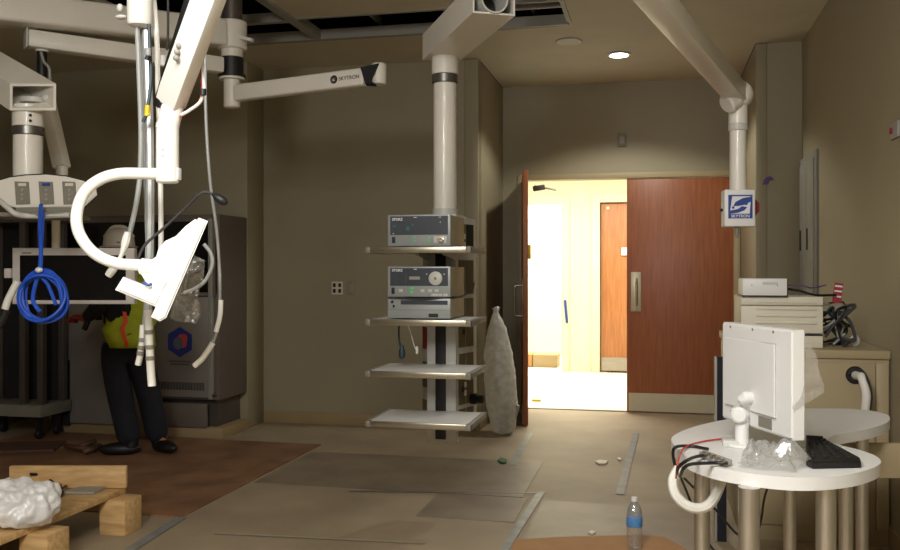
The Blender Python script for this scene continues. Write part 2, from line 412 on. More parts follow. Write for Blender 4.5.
b = MB(); b.tube([P(532, 400.2, Z=.015), P(541, 400.6, Z=.015)], .012, 8); tag(b.build('pen', 'yellow_tape'), 'small yellow tool lying on the bright corridor floor', 'tool')

# downlights
def downlight(px, py, label, lit):
    c = P(px, py, Z=CZ); t = thing('downlight', label, 'ceiling light', c)
    b = MB(); b.lathe([(.09, -.006), (.095, 0), (.085, .004), (.075, 0), (.075, -.003)], c - V((0, 0, .006))); b.build('trim_ring', 'white_plastic', t)
    b = MB(); b.cyl(c - V((0, 0, .014)), c - V((0, 0, .006)), .074, 24); b.build('lens', 'lamp_glow' if lit else 'cream_plastic', t)
    return c
dlc = downlight(619, 54, 'lit round downlight in the alcove ceiling before the doors', True)
downlight(569, 40.5, 'unlit round downlight beside the ceiling opening', False)

# wall fittings
c = P(622, 140, Y=YD); t = thing('alarm_plate', 'small grey wall plate above the brown double doors', 'wall plate', c)
b = MB(); b.box(c.x - .04, c.x + .04, YD - .02, YD, c.z - .06, c.z + .06, bev=.006); b.build('plate', 'grey_panel', t)
b = MB(); b.box(c.x - .022, c.x + .022, YD - .026, YD - .02, c.z - .035, c.z + .035, bev=.003); b.build('lens', 'grey_plastic', t)
c = P(338, 288, Y=YB); t = thing('wall_outlet', 'four socket wall outlet on the back wall left of the shelf pendant', 'outlet', c)
b = MB(); b.box(c.x - .055, c.x + .045, YB - .01, YB, c.z - .055, c.z + .055, bev=.004); b.build('plate', 'cream_plastic', t)
for sx in (-1, 1):
    for sz in (-1, 1):
        b = MB(); b.box(c.x - .005 + sx * .024 - .013, c.x - .005 + sx * .024 + .013, YB - .013, YB - .009, c.z + sz * .024 - .016, c.z + sz * .024 + .016, bev=.003); b.build('socket', 'black', t)
c = P(351, 288, Y=YB); t = thing('blank_plate', 'blank beige wall plate just right of the four socket outlet', 'wall plate', c)
b = MB(); b.box(c.x - .035, c.x + .035, YB - .009, YB, c.z - .055, c.z + .055, bev=.004); b.build('plate', 'wall_paint', t)
for sz in (-1, 1):
    b = MB(); b.cyl((c.x, YB - .011, c.z + sz * .04), (c.x, YB - .008, c.z + sz * .04), .004, 8); b.build('screw', 'steel_dark', t)
# electrical panel on right wall
y0, y1 = 6.5, 7.15
t = thing('electrical_panel', 'grey recessed electrical panel with two narrow doors on the right wall', 'electrical panel', V((XR, 6.8, 1.1)))
b = MB(); b.box(XR - .02, XR, y0, y1, 1.05, 2.13, bev=.004); b.build('frame', 'panel_grey', t)
for a, c_ in ((y0 + .04, y0 + .32), (y0 + .34, y1 - .03)):
    b = MB(); b.box(XR - .03, XR - .018, a, c_, 1.1, 2.08, bev=.003); dd = b.build('door', 'panel_grey', t)
    b = MB(); b.box(XR - .038, XR - .03, c_ - .07, c_ - .04, 1.45, 1.6, bev=.002); b.build('latch', 'black', dd)
t = thing('alarm_switch', 'small metal switch plate with red button on the right wall', 'switch', P(896, 130, X=XR))
c = P(896, 130, X=XR)
b = MB(); b.box(XR - .012, XR, c.y - .075, c.y + .06, c.z - .04, c.z + .035, bev=.004); b.build('plate', 'grey_plastic', t)
b = MB(); b.cyl((XR - .02, c.y + .03, c.z), (XR - .01, c.y + .03, c.z), .014, 14); b.build('button', 'red', t)
c = P(768, 181, Y=YB - .013)
b = MB(); b.prism([c + V((x, -.001, z)) for x, z in ((-.04, -.03), (-.03, .01), (-.01, .03), (.02, .035), (.045, .01), (.01, .005), (.0, -.02))], (0, -.002, 0)); tag(b.build('sticker', 'purple'), 'small purple sticker on the wall right of the white logo box', 'sticker')

# ------------------------------------------------------------------ floor coverings
def sheet(x0, x1, y0, y1, z, m, label, name='floor_sheet', cat='floor sheet', th=.003, group=None):
    b = MB(); b.box(x0, x1, y0, y1, z, z + th); o = b.build(name, m); return tag(o, label, cat, group)
YA1, YA0, YC0 = P(400, 456, Z=0).y, P(400, 491, Z=0).y, P(470, 520, Z=0).y
sheet(-2.40, -.74, YA0, YA1, .0005, 'sheet_c', 'darker grey floor protection sheet beside the brown hardboard', 'protection_sheet')
sheet(P(427, 505, Z=0).x, P(527, 500, Z=0).x, YC0, YA0 - .02, .0005, 'sheet_c', 'small dark floor sheet left of the floor tape seam', 'protection_sheet')
sheet(-.62, .28, 2.5, YA0 - .04, .0005, 'sheet_b', 'grey brown floor protection sheet behind the water bottle', 'protection_sheet')
sheet(-4.87, -2.43, 4.30, 6.33, .0005, 'hardboard', 'large brown hardboard sheet on the floor beside the worker', 'hardboard_sheet', 'hardboard sheet', .008)
b = MB(); b.beam(P(-40, 449, Z=.022), P(60, 446, Z=.022), .34, .02); tag(b.build('hardboard_sheet', 'hardboard_dark'), 'dark brown board lying raised behind the pallet', 'hardboard sheet')
b = MB()
for a, c_ in (((66, 446), (95, 450)), ((80, 447), (94, 441)), ((84, 452), (100, 446))): b.tube([P(a[0], a[1], Z=.035), P((a[0] + c_[0]) / 2, (a[1] + c_[1]) / 2, Z=.05), P(c_[0], c_[1], Z=.035)], .02, 8, sm=4)
tag(b.build('scrap', 'hardboard_dark'), 'torn dark scrap lying on the hardboard by the worker\'s feet', 'scrap')
def strip(p, q, w, m, label):
    b = MB(); b.beam(P(*p, Z=.005), P(*q, Z=.005), w, .0012); return tag(b.build('tape_strip', m), label, 'tape')
strip((541, 492), (500, 556), .045, 'tape_blue', 'grey tape seam on the floor left of the water bottle')
strip((530, 433), (512, 465), .05, 'tape_blue', 'faint tape seam on the floor below the open door leaf')
strip((636, 433), (620, 494), .05, 'tape_blue', 'grey tape seam on the floor between bottle and closed door')
strip((182, 517), (120, 556), .055, 'tape_blue', 'blue grey tape at the near corner of the brown hardboard')
strip((350, 490.5), (538, 493), .02, 'tape_blue', 'faint cross seam of tape between the dark floor sheets')
strip((215, 533), (425, 543), .02, 'tape_pale', 'pale tape line across the floor right of the pallet')
b = MB(); b.prism([P(x, y, Z=.004) for x, y in ((498, 461), (501, 459), (507, 461), (506, 464), (501, 464))], (0, 0, .012)); tag(b.build('scrap', 'green_leaf'), 'small dark green scrap on the floor below the open door', 'scrap')
b = MB(); b.prism([P(x, y, Z=.004) for x, y in ((595, 462.5), (600, 461), (608, 462), (606, 464.5), (599, 464.5))], (0, 0, .01)); tag(b.build('scrap', 'cream_plastic'), 'pale curled paper scrap on the floor before the closed door', 'scrap')
b = MB(); b.prism([P(x, y, Z=.004) for x, y in ((617, 459), (620, 458.5), (622, 460), (619, 461))], (0, 0, .008)); tag(b.build('scrap', 'white_plastic'), 'tiny white chip right of the paper scrap', 'scrap')
b = MB(); b.prism([P(x, y, Z=.004) for x, y in ((588, 533), (592, 531.5), (596, 533), (592, 535))], (0, 0, .006)); tag(b.build('scrap', 'cream_plastic'), 'tiny pale chip on the floor left of the bottle', 'scrap')
b = MB(); b.prism([P(x, y, Z=.004) for x, y in ((514, 541), (560, 538), (640, 536), (664, 538), (686, 550), (700, 600), (500, 600))], (0, 0, .006)); tag(b.build('cardboard_sheet', 'cardboard'), 'flat brown cardboard sheet on the floor under the water bottle', 'cardboard')

# water bottle
bz = P(634.5, 548, Z=.012); K = 1.0
t = thing('water_bottle', 'clear plastic water bottle with blue label on brown cardboard', 'bottle', V((bz.x, bz.y, .011)))
R = .036
prof = [(.026, 0), (.033, .004), (R, .012), (.033, .03), (R, .042), (.033, .056), (R, .07), (.034, .085), (R, .1), (R, .15), (.0345, .168), (.030, .19), (.022, .205), (.0135, .213), (.0135, .221)]
b = MB(); b.lathe(prof, (bz.x, bz.y, .011)); b.build('bottle_body', 'bottle_plastic', t)
b = MB(); b.lathe([(R + .0008, .105), (R + .0012, .106), (R + .0012, .147), (R + .0008, .148)], (bz.x, bz.y, .011)); b.build('label_wrap', 'label_blue', t, label='blue wrap label')
b = MB(); b.lathe([(.0155, .219), (.016, .221), (.016, .235), (.014, .238)], (bz.x, bz.y, .011)); b.build('cap', 'white_plastic', t, label='white screw cap')

# ------------------------------------------------------------------ pallet
ZP = .20; px1 = -2.62; px0 = -3.75; py1 = 4.10; py0 = 2.75
t = thing('pallet', 'pale pine shipping pallet with an upright end board at lower left', 'pallet', V(((px0 + px1) / 2, (py0 + py1) / 2, 0)))
for i in range(4):
    x0 = px1 - .26 - i * .285
    b = MB(); b.box(x0, x0 + .255, py0, py1, ZP - (.03 if i == 0 else .022), ZP, bev=.003); b.build('deck_board', 'pine', t)
for y in (py0 + .02, (py0 + py1) / 2 - .05, py1 - .15):
    b = MB(); b.box(px0, px1 - .265, y, y + .12, ZP - .05, ZP - .022, bev=.003); b.build('cross_board', 'pine_x', t)
for x in (px1 - .05, px1 - .6, px0 + .02):
    for y in (py0 + .0, (py0 + py1) / 2 - .06, py1 - .16):
        b = MB(); b.box(x, x + .14, y, y + .15, 0, ZP - (.03 if x > px1 - .1 else .05), bev=.004); b.build('block', 'pine', t)
b = MB(); e0, e1 = P(10, 474, d=4.56), P(127, 474, d=4.56); e0.z = e1.z = ZP + .058
b.beam(e0, e1, .03, .114, bev=.008); b.build('end_board', 'pine_x', t, label='upright end board')
# plastic bag on pallet
c = P(18, 500, d=3.95)
b = MB(); b.ball((c.x - .02, c.y, ZP + .075), .175, (1.2, .8, .58), 6); b.crumple(.05, 6, 3)
for v in b.bm.verts: v.co.z = max(v.co.z, ZP + .002)
tag(b.build('plastic_bag', 'milky_film', ang=180), 'crumpled white plastic bag lying on the pine pallet', 'bag')
b = MB(); b.tube([P(30, 474, Z=ZP + .08), P(45, 476, Z=ZP + .06), P(57, 487, Z=ZP + .02), P(63, 494, Z=ZP + .012), P(50, 500, Z=ZP + .012), P(60, 490, Z=ZP + .03), P(66, 486, Z=ZP + .02)], .007, 8, sm=5)
tag(b.build('cable', 'black'), 'short black cable sticking out behind the bag on the pallet', 'cable')
b = MB(); b.prism([P(x, y, Z=ZP + .001) for x, y in ((62, 494), (86, 486.5), (110, 487), (94, 494.5))], (0, 0, .012), bev=.002); tag(b.build('slip', 'grey_plastic'), 'thin grey packet on the pallet below the end board', 'packet')
b = MB(); b.prism([P(x, y, Z=ZP + .001) for x, y in ((46, 491), (56, 486), (62, 489), (56, 494))], (0, 0, .03), bev=.004); tag(b.build('cardboard_scrap', 'cardboard'), 'brown cardboard scrap between bag and grey packet', 'scrap')

# ------------------------------------------------------------------ steel warming unit and open rack at left
ux0, ux1, uy, uz = P(58, 300, Y=6.35).x, -3.285, 6.35, 1.74
um = P(150, 300, Y=uy).x
t = thing('warming_cabinet', 'tall grey steel cabinet with dark glass upper doors and blue hexagon emblem', 'cabinet', V(((ux0 + ux1) / 2, 6.7, 0)))
b = MB(); b.box(ux0, ux1, uy + .04, YN - .01, .30, uz, bev=.004); b.build('body', 'unit_side', t)
b = MB(); b.box(ux0, ux1 - .06, uy + .12, YN - .01, .08, .30); b.build('plinth', 'steel_dark', t)
b = MB(); b.box(ux0, ux1 + .02, uy + .05, YN - .005, 0, .08, bev=.004); b.build('kick_base', 'base_vinyl', t)
z1 = P(180, 300, Y=uy).z; z2 = P(180, 219, Y=uy).z
for a, c_ in ((ux0 + .01, um - .005), (um + .005, ux1 - .02)):
    b = MB(); b.box(a, c_, uy + .02, uy + .04, z1 + .05, z2); dd = b.build('glass_door', 'screen_black', t)
    b = MB(); fw = .03
    b.box(a, a + fw, uy + .005, uy + .03, z1 + .03, z2 + .02, bev=.003); b.box(c_ - fw, c_, uy + .005, uy + .03, z1 + .03, z2 + .02, bev=.003)
    b.box(a + fw, c_ - fw, uy + .005, uy + .03, z2 - .02, z2 + .02, bev=.003); b.box(a + fw, c_ - fw, uy + .005, uy + .03, z1 + .03, z1 + .06, bev=.003); b.build('door_frame', 'unit_side', dd)
zb = P(180, 397, Y=uy).z
b = MB(); b.box(um + .005, ux1 - .075, uy, uy + .04, zb, z1 + .025, bev=.004); lp = b.build('lower_door', 'unit_face', t)
b = MB(); b.box(ux0 + .01, um - .005, uy, uy + .04, .085, z1 + .025, bev=.004); lp2 = b.build('lower_door', 'unit_face', t)
b = MB(); b.box(um + .005, ux1 - .1, uy + .02, uy + .05, .085, zb - .05, bev=.003); b.build('recess_panel', 'unit_side', t)
b = MB(); b.box(ux1 - .07, ux1 - .035, uy - .012, uy + .03, zb - .01, z2, bev=.004); b.build('door_stile', 'grey_plastic', t)
b = MB(); b.box(P(52, 360, Y=uy).x, P(70, 360, Y=uy).x, uy - .004, uy, P(60, 425, Y=uy).z, P(60, 360, Y=uy).z); b.build('dark_patch', 'black_soft', lp2)  # flat dark patch laid on the left lower door
ce = P(180, 342, Y=uy); X_, Z_ = V((1, 0, 0)), V((0, 0, 1))
flat('emblem', circ(0, 0, 1, 1, 6, 30, 390), (ce.x, uy - .0002, ce.z), X_, Z_, .118, 'hex_blue', lp, .002)
flat('emblem_mark', [(0, .52), (.42, .52), (.55, .3), (.45, -.3), (.2, -.4), (.15, .2), (-.15, .35)], (ce.x, uy - .0022, ce.z), X_, Z_, .118, 'hex_red', lp, .001)
flat('emblem_mark', circ(-.12, -.08, .36, .42, 18), (ce.x, uy - .0022, ce.z), X_, Z_, .118, 'hex_grey', lp, .0015)
for k, w in enumerate((.19, .16)):     # two faint unreadable lines under the emblem: rows of small dark letter-high marks
    b = MB()
    n = 15 if k == 0 else 12
    for i in range(n):
        x = ce.x - w / 2 + w * i / n
        b.box(x, x + w / n * .72, uy - .0015, uy, ce.z - .158 - k * .022, ce.z - .144 - k * .022)
    b.build('lettering', 'text_faint', lp)
b = MB(); vz = P(180, 386, Y=uy).z
for i in range(34):
    x = um + .03 + i * (ux1 - .1 - um - .03) / 34
    b.box(x, x + .006, uy - .003, uy + .001, vz - .03, vz + .03)
b.build('vent_grille', 'text_dark', lp)
b = MB(); h1 = P(214, 396, Y=uy); b.cyl((ux1 - .03, uy - .01, zb + .02), (ux1 - .03, uy + .04, zb + .02), .012, 12); b.build('hinge', 'steel_dark', t)

# ------------------------------------------------------------------ shelf pendant in the middle
def bx(px0, px1): return px0, px1
SY = 4.25
def shelf_z(y): return P(368, y, Y=SY).z
sx0, sx1 = P(368, 374, Y=SY).x, P(469, 378, Y=SY).x
SD = .40
pc = P(445, 200, d=4.86)           # pipe axis
t = thing('equipment_pendant', 'white ceiling pendant with four open shelves hanging from a square arm', 'equipment pendant', V((pc.x, pc.y, .55)))
cf = SY + SD + .0                  # column front plane
cx0, cx1 = P(427, 300, Y=cf).x, P(456, 300, Y=cf).x
zt, zb_ = P(440, 214, Y=cf).z, P(440, 443, Y=cf).z
b = MB(); b.box(cx0, cx1, cf, cf + .06, zb_, zt, bev=.004); b.build('column_front', 'light_grey', t)
sxa, sxb = P(435.5, 300, Y=cf).x, P(446, 300, Y=cf).x
b = MB(); b.box(sxa, sxb, cf - .004, cf, zb_ + .02, zt - .01, bev=.001); b.build('cable_slot', 'black', t)
wz0, wz1 = zb_ + .06, P(465, 219, Y=cf + .2).z
wl = [V((cx0 - .05, cf + .10, 0)), V((cx0, cf + .02, 0)), V((cx0, cf + .2, 0)), V((cx0 - .05, cf + .2, 0))]
b = MB(); b.prism([p + V((0, 0, wz0)) for p in wl], (0, 0, wz1 - wz0)); b.build('side_wing', 'light_grey', t)
wr = [V((cx1, cf + .02, 0)), V((cx1 + .055, cf + .20, 0)), V((cx1 + .055, cf + .28, 0)), V((cx1, cf + .28, 0))]
b = MB(); b.prism([p + V((0, 0, wz0)) for p in wr], (0, 0, wz1 - wz0)); wing = b.build('side_wing', 'light_grey', t)
b = MB(); b.box(cx0, cx1, cf + .06, cf + .28, wz0, zt, bev=.004); b.build('column_core', 'light_grey', t)
# connector panels on the two angled wings
def wing_panel(A, B, f0, f1, z0, z1, m, out, name='connector_panel', th=.004):
    p, q = A + (B - A) * f0, A + (B - A) * f1
    b = MB(); b.prism([p + V((0, 0, z0)), q + V((0, 0, z0)), q + V((0, 0, z1)), p + V((0, 0, z1))], out * th); return b.build(name, m, t)
A, B = wr[0], wr[1]; on = V((B.y - A.y, -(B.x - A.x), 0)).normalized()
H = (wz1 - wz0)
rows = [(.02, .10), (.12, .25), (.27, .36), (.39, .50), (.52, .62), (.64, .80), (.84, .97)]
for i, (a, c_) in enumerate(rows):
    wing_panel(A, B, .10, .48, wz0 + a * H, wz0 + c_ * H, 'wing_panel', on)
    wing_panel(A, B, .54, .95, wz0 + a * H, wz0 + c_ * H, 'wing_panel' if i != 6 else 'black', on)
for (f, zz, m_) in ((.2, .86, 'black'), (.35, .86, 'white_plastic'), (.35, .9, 'white_plastic'), (.25, .74, 'black'), (.3, .45, 'black'), (.25, .18, 'black'), (.4, .2, 'white_plastic'), (.4, .16, 'white_plastic')):
    wing_panel(A, B, f, f + .1, wz0 + zz * H, wz0 + (zz + .025) * H, m_, on, 'socket', .008)
q = A + (B - A) * .85 + V((0, 0, P(468, 399, d=4.9).z))
b = MB(); b.lathe([(.0, 0), (.03, 0), (.03, .03), (.022, .034), (.022, .07), (.012, .075)], q, on, 16); tag_ = b.build('gas_knob', 'black', t)
A2, B2 = wl[1], wl[0]; on2 = V((-(A2.y - B2.y), (A2.x - B2.x), 0)); on2 = V((-.08, -.05, 0)).normalized()
for i, (a, c_, m_) in enumerate(((.02, .14, 'wing_panel'), (.2, .32, 'wing_panel'), (.38, .50, 'red'), (.52, .60, 'red'), (.66, .72, 'black'))):
    wing_panel(A2, B2, .15, .9, wz0 + a * H, wz0 + c_ * H, m_, on2)
# shelves
for i, y in enumerate((247.5, 319.5, 371, 421)):
    z = shelf_z(y)
    s = MB(); s.box(sx0, sx1, SY, SY + SD, z - .024, z, bev=.006); sh = s.build('shelf', 'white_plastic', t)
    s = MB(); s.box(sx0 + .006, sx1 - .006, SY - .012, SY + .002, z - .028, z + .002, bev=.003); s.build('front_rail', 'steel', sh, label='steel front rail')
    for x in (sx0, sx1 - .0):
        s = MB(); s.box(x - .012, x + .002 if x == sx0 else x + .012, SY - .008, SY + SD, z - .028, z + .002, bev=.003); s.build('side_rail', 'grey_plastic', sh)
    for x in (sx0 - .012, sx1 - .016):
        s = MB(); s.box(x, x + .028, SY - .014, SY + .018, z - .03, z + .004, bev=.006); s.build('corner_cap', 'grey_panel', sh)
    for x in (cx0 + .01, cx1 - .01):
        s = MB(); s.prism([V((x - .008, cf, z - .024)), V((x - .008, cf - .26, z - .024)), V((x - .008, cf - .24, z - .034)), V((x - .008, cf, z - .06))], (.016, 0, 0)); s.build('shelf_bracket', 'light_grey', sh)
# pipe, ring, socket, arm
b = MB(); b.cyl((pc.x, pc.y, zt - .1), (pc.x, pc.y, P(445, 84, d=4.86).z), .062, 32); b.build('pipe', 'white_enamel', t)
b = MB(); b.cyl((pc.x, pc.y, P(445, 215, d=4.86).z), (pc.x, pc.y, P(445, 209, d=4.86).z), .068, 32); b.build('pipe_flange', 'light_grey', t)
b = MB(); b.cyl((pc.x, pc.y, P(445, 84, d=4.86).z), (pc.x, pc.y, P(445, 75, d=4.86).z), .071, 32, bev=.004); b.build('brake_ring', 'ring_metal', t, label='dull metal ring')
b = MB(); b.cyl((pc.x, pc.y, P(445, 75, d=4.86).z), (pc.x, pc.y, 2.50), .072, 32); b.build('socket_sleeve', 'white_enamel', t)
a0 = V((pc.x, pc.y, 2.525)); a1 = P(494, 3, d=4.05); dirr = V((a1.x - a0.x, a1.y - a0.y, 0)).normalized()
a1 = V((a1.x, a1.y, 2.525)); a0 = a0 - dirr * .10
sd = dirr.cross(UP).normalized(); W, Hh = .2, .14
def ring_beam(p0, p1, w, h, th, name, m, parent, sd, up=UP):
    o = [(-w / 2, -h / 2), (w / 2, -h / 2), (w / 2, h / 2), (-w / 2, h / 2)]; i = [(x * (1 - 2 * th / w), y * (1 - 2 * th / h)) for x, y in o]
    bb = MB(); bm = bb.bm
    vo = [[bm.verts.new(p + sd * x + up * y) for x, y in o] for p in (p0, p1)]; vi = [bm.verts.new(p1 + sd * x + up * y) for x, y in i]
    dn = (p1 - p0).normalized(); vd = [bm.verts.new(p1 - dn * .35 + sd * x + up * y) for x, y in i]
    bm.faces.new(vo[0][::-1]); bm.faces.new(vd)
    for k in range(4):
        j = (k + 1) % 4
        bm.faces.new((vo[0][k], vo[0][j], vo[1][j], vo[1][k])); bm.faces.new((vo[1][k], vo[1][j], vi[j], vi[k])); bm.faces.new((vi[k], vi[j], vd[j], vd[k]))
    return bb.build(name, m, parent)
ring_beam(a0, a1, W, Hh, .008, 'arm', 'white_enamel', t, sd)
b = MB(); rc = a1 - UP * .004
b.tube([rc - dirr * .16, rc + dirr * .012], .064, 28, cap=False); b.tube([rc + dirr * .012, rc + dirr * .0115, rc - dirr * .16], 0, 28, cap=False, rads=[.064, .056, .056])
b.build('cut_pipe_end', 'light_grey', t)
b = MB(); b.cyl(rc - dirr * .15, rc - dirr * .145, .056, 28); b.build('pipe_shadow_plug', 'black', t)
# ceiling stem that carries the arm (above the frame)
st = a1 - dirr * .25
b = MB(); b.cyl((st.x, st.y, 2.59), (st.x, st.y, CZ), .06, 24); b.build('ceiling_stem', 'white_enamel', t)

# devices on the shelves
def device(label, y_bot, h_px, px0=388, px1=450, depth=.34, yf=SY + .03, name='light_source'):
    z0 = shelf_z(y_bot) + .003
    x0, x1 = P(px0, 300, Y=yf).x, P(px1, 300, Y=yf).x
    h = h_px / F * (yf / .975)
    t = thing(name, label, 'medical device', V(((x0 + x1) / 2, yf + depth / 2, z0)))
    return t, x0, x1, z0, h, yf
t1, x0, x1, z0, h, yf = device('grey dark faced medical console on the top shelf of the pendant', 247.5, 32.5)
b = MB(); b.box(x0, x1, yf + .012, yf + .34, z0 + .004, z0 + h - .002, bev=.003); b.build('case', 'device_case', t1)
b = MB(); b.box(x0 - .002, x1 + .002, yf, yf + .014, z0 + .004, z0 + h, bev=.003); b.build('front_bezel', 'device_grey', t1)
fx0, fx1 = x0 + .012, x1 - .01; w = x1 - x0
b = MB(); b.box(fx0, fx1, yf - .002, yf, z0 + h * .37, z0 + h * .95); b.build('display_panel', 'device_face', t1)
text('lettering', 'STORZ', (fx0 + .01, yf - .0022, z0 + h * .82), X_, Z_, .017, 'text_white', t1, bold=.0006)
for (a, c_, w_, h_, m_) in ((.08, .62, .05, .05, 'teal_mark'), (.30, .5, .05, .13, 'teal_mark'), (.38, .66, .04, .05, 'teal_mark'), (.42, .9, .05, .02, 'text_white'), (.82, .9, .04, .02, 'text_white'), (.84, .74, .015, .03, 'text_white'), (.08, .40, .02, .025, 'text_white')):
    b = MB(); b.box(x0 + w * a, x0 + w * (a + w_), yf - .003, yf - .0018, z0 + h * c_, z0 + h * (c_ + h_)); b.build('indicator', m_, t1)
for a in (.41, .65):
    for c_ in (.15, .25):
        b = MB(); b.box(x0 + w * a, x0 + w * a + .010, yf - .004, yf + .001, z0 + h * c_, z0 + h * c_ + .009, bev=.001); b.build('button', 'gasket_green', t1)
b = MB(); b.box(x0 + w * .07, x0 + w * .12, yf - .004, yf + .001, z0 + h * .12, z0 + h * .31, bev=.001); b.build('power_switch', 'black', t1)
b = MB(); b.box(x0 + w * .74, x0 + w * .95, yf - .004, yf + .001, z0 + h * .10, z0 + h * .33, bev=.003); b.build('socket_plate', 'light_grey', t1)
b = MB(); b.lathe([(.0, 0), (.016, 0), (.016, .01), (.008, .012), (.006, .004)], (x0 + w * .86, yf - .003, z0 + h * .21), V((0, -1, 0)), 20); b.build('light_port', 'steel', t1)

t2, x0, x1, z0, h, yf = device('flat grey console at the bottom of the stack on the second shelf', 319.5, 21)
h = h
b = MB(); b.box(x0, x1, yf + .012, yf + .34, z0 + .004, z0 + h - .002, bev=.003); b.build('case', 'device_case', t2)
b = MB(); b.box(x0 - .002, x1 + .002, yf, yf + .014, z0 + .004, z0 + h, bev=.003); b.build('front_bezel', 'device_grey', t2)
b = MB(); b.box(x0 + w * .21, x1 - .012, yf - .002, yf + .001, z0 + h * .70, z0 + h * .90); b.build('slot_panel', 'device_face', t2)
b = MB(); b.box(x0 + .003, x1 - .003, yf - .001, yf + .001, z0 + h * .43, z0 + h * .455); b.build('panel_seam', 'grey_panel', t2)
b = MB(); b.box(x0 + w * .66, x0 + w * .81, yf - .002, yf + .001, z0 + h * .1, z0 + h * .27); b.build('badge', 'black', t2)
b = MB(); b.cyl((x0 + w * .07, yf - .004, z0 + h * .82), (x0 + w * .07, yf, z0 + h * .82), .007, 12); b.build('knob', 'black', t2)
b = MB(); b.box(x0 + w * .08, x0 + w * .11, yf - .003, yf, z0 + h * .55, z0 + h * .68); b.build('power_switch', 'black', t2)
zt2 = z0 + h
t3 = thing('light_source', 'dark faced console with round dial stacked on the flat grey console', 'medical device', V(((x0 + x1) / 2, yf + .17, zt2 + .001)))
z0 = zt2 + .003; h = 31.5 / F * (yf / .975)
b = MB(); b.box(x0, x1, yf + .012, yf + .34, z0 + .004, z0 + h - .002, bev=.003); b.build('case', 'device_case', t3)
b = MB(); b.box(x0 - .002, x1 + .002, yf, yf + .014, z0 + .004, z0 + h, bev=.003); b.build('front_bezel', 'device_grey', t3)
b = MB()
for x in (x0 + .03, x1 - .05):
    b.box(x, x + .02, yf + .02, yf + .04, z0 - .002, z0 + .004); b.box(x, x + .02, yf + .28, yf + .3, z0 - .002, z0 + .004)
b.build('foot', 'black', t3)
b = MB(); b.box(fx0, fx1, yf - .002, yf, z0 + h * .38, z0 + h * .95); b.build('display_panel', 'device_face', t3)
text('lettering', 'STORZ', (fx0 + .01, yf - .0022, z0 + h * .84), X_, Z_, .017, 'text_white', t3, bold=.0006)
b = MB(); b.lathe([(.0, 0), (.034, 0), (.034, .008), (.03, .011), (.0, .011)], (x0 + w * .775, yf - .002, z0 + h * .62), V((0, -1, 0)), 28); dial = b.build('dial', 'light_grey', t3, label='round pale dial')
b = MB(); b.cyl((x0 + w * .775, yf - .016, z0 + h * .62), (x0 + w * .775, yf - .012, z0 + h * .62), .007, 12); b.build('dial_cap', 'grey_panel', dial)
b = MB(); b.box(x0 + w * .35, x0 + w * .52, yf - .003, yf - .0018, z0 + h * .58, z0 + h * .68); b.build('readout', 'grey_plastic', t3)
for (a, c_, w_, h_, m_) in ((.29, .46, .012, .3, 'text_faint'), (.42, .9, .05, .025, 'text_white'), (.62, .74, .018, .03, 'text_white'), (.9, .74, .018, .03, 'text_white')):
    b = MB(); b.box(x0 + w * a, x0 + w * (a + w_), yf - .003, yf - .0018, z0 + h * c_, z0 + h * (c_ + h_)); b.build('indicator', m_, t3)
b = MB(); b.box(x0 + w * .06, x0 + w * .11, yf - .004, yf + .001, z0 + h * .12, z0 + h * .32, bev=.001); b.build('power_switch', 'black', t3)
for c_ in (.14, .25):
    b = MB(); b.box(x0 + w * .36, x0 + w * .41, yf - .004, yf + .001, z0 + h * c_, z0 + h * (c_ + .08), bev=.001); b.build('button', 'gasket_green', t3)
for a in (.18, .53, .65, .76):
    b = MB(); b.box(x0 + w * a, x0 + w * (a + .06), yf - .004, yf + .001, z0 + h * .18, z0 + h * .27, bev=.001); b.build('button', 'light_grey', t3)
text('lettering', 'XENON 300', (x0 + w * .70, yf - .0022, z0 + h * .06), X_, Z_, .0155, 'text_white', t3, bold=.0005)
b = MB(); b.tube([P(388, 297.5, Y=yf - .006), P(420, 299, Y=yf - .012), P(440, 298, Y=yf - .004), P(452, 297, Y=yf + .05), P(462, 296, Y=yf + .3), P(472, 290, Y=yf + .4), P(474, 283, Y=yf + .45)], .004, 8, sm=4)
tag(b.build('cable', 'dark_cable'), 'thin dark cable running between the two stacked consoles', 'cable')
# plugs hanging under the second shelf
for (pl, label, m_) in (([(399, 326), (399, 338), (401, 350), (402, 357)], 'blue grey plug on a cord hanging under the second shelf, left', 'teal_cable'),
                        ([(408, 326), (411, 334), (414, 345), (417, 352)], 'thin white plug on a cord hanging under the second shelf, right', 'white_cable')):
    d0 = 4.62
    t = thing('hanging_cord', label, 'cord', P(*pl[-1], d=d0))
    b = MB(); b.tube([P(*q, d=d0) for q in pl], .005 if m_ == 'teal_cable' else .003, 8, sm=4); b.build('cord', m_, t)
    b = MB(); b.lathe([(.006, 0), (.016, .008), (.017, .04), (.008, .07)] if m_ == 'teal_cable' else [(.004, 0), (.007, .004), (.007, .03), (.004, .04)], P(*pl[-1], d=d0) - V((0, 0, .01))); b.build('plug', m_, t)

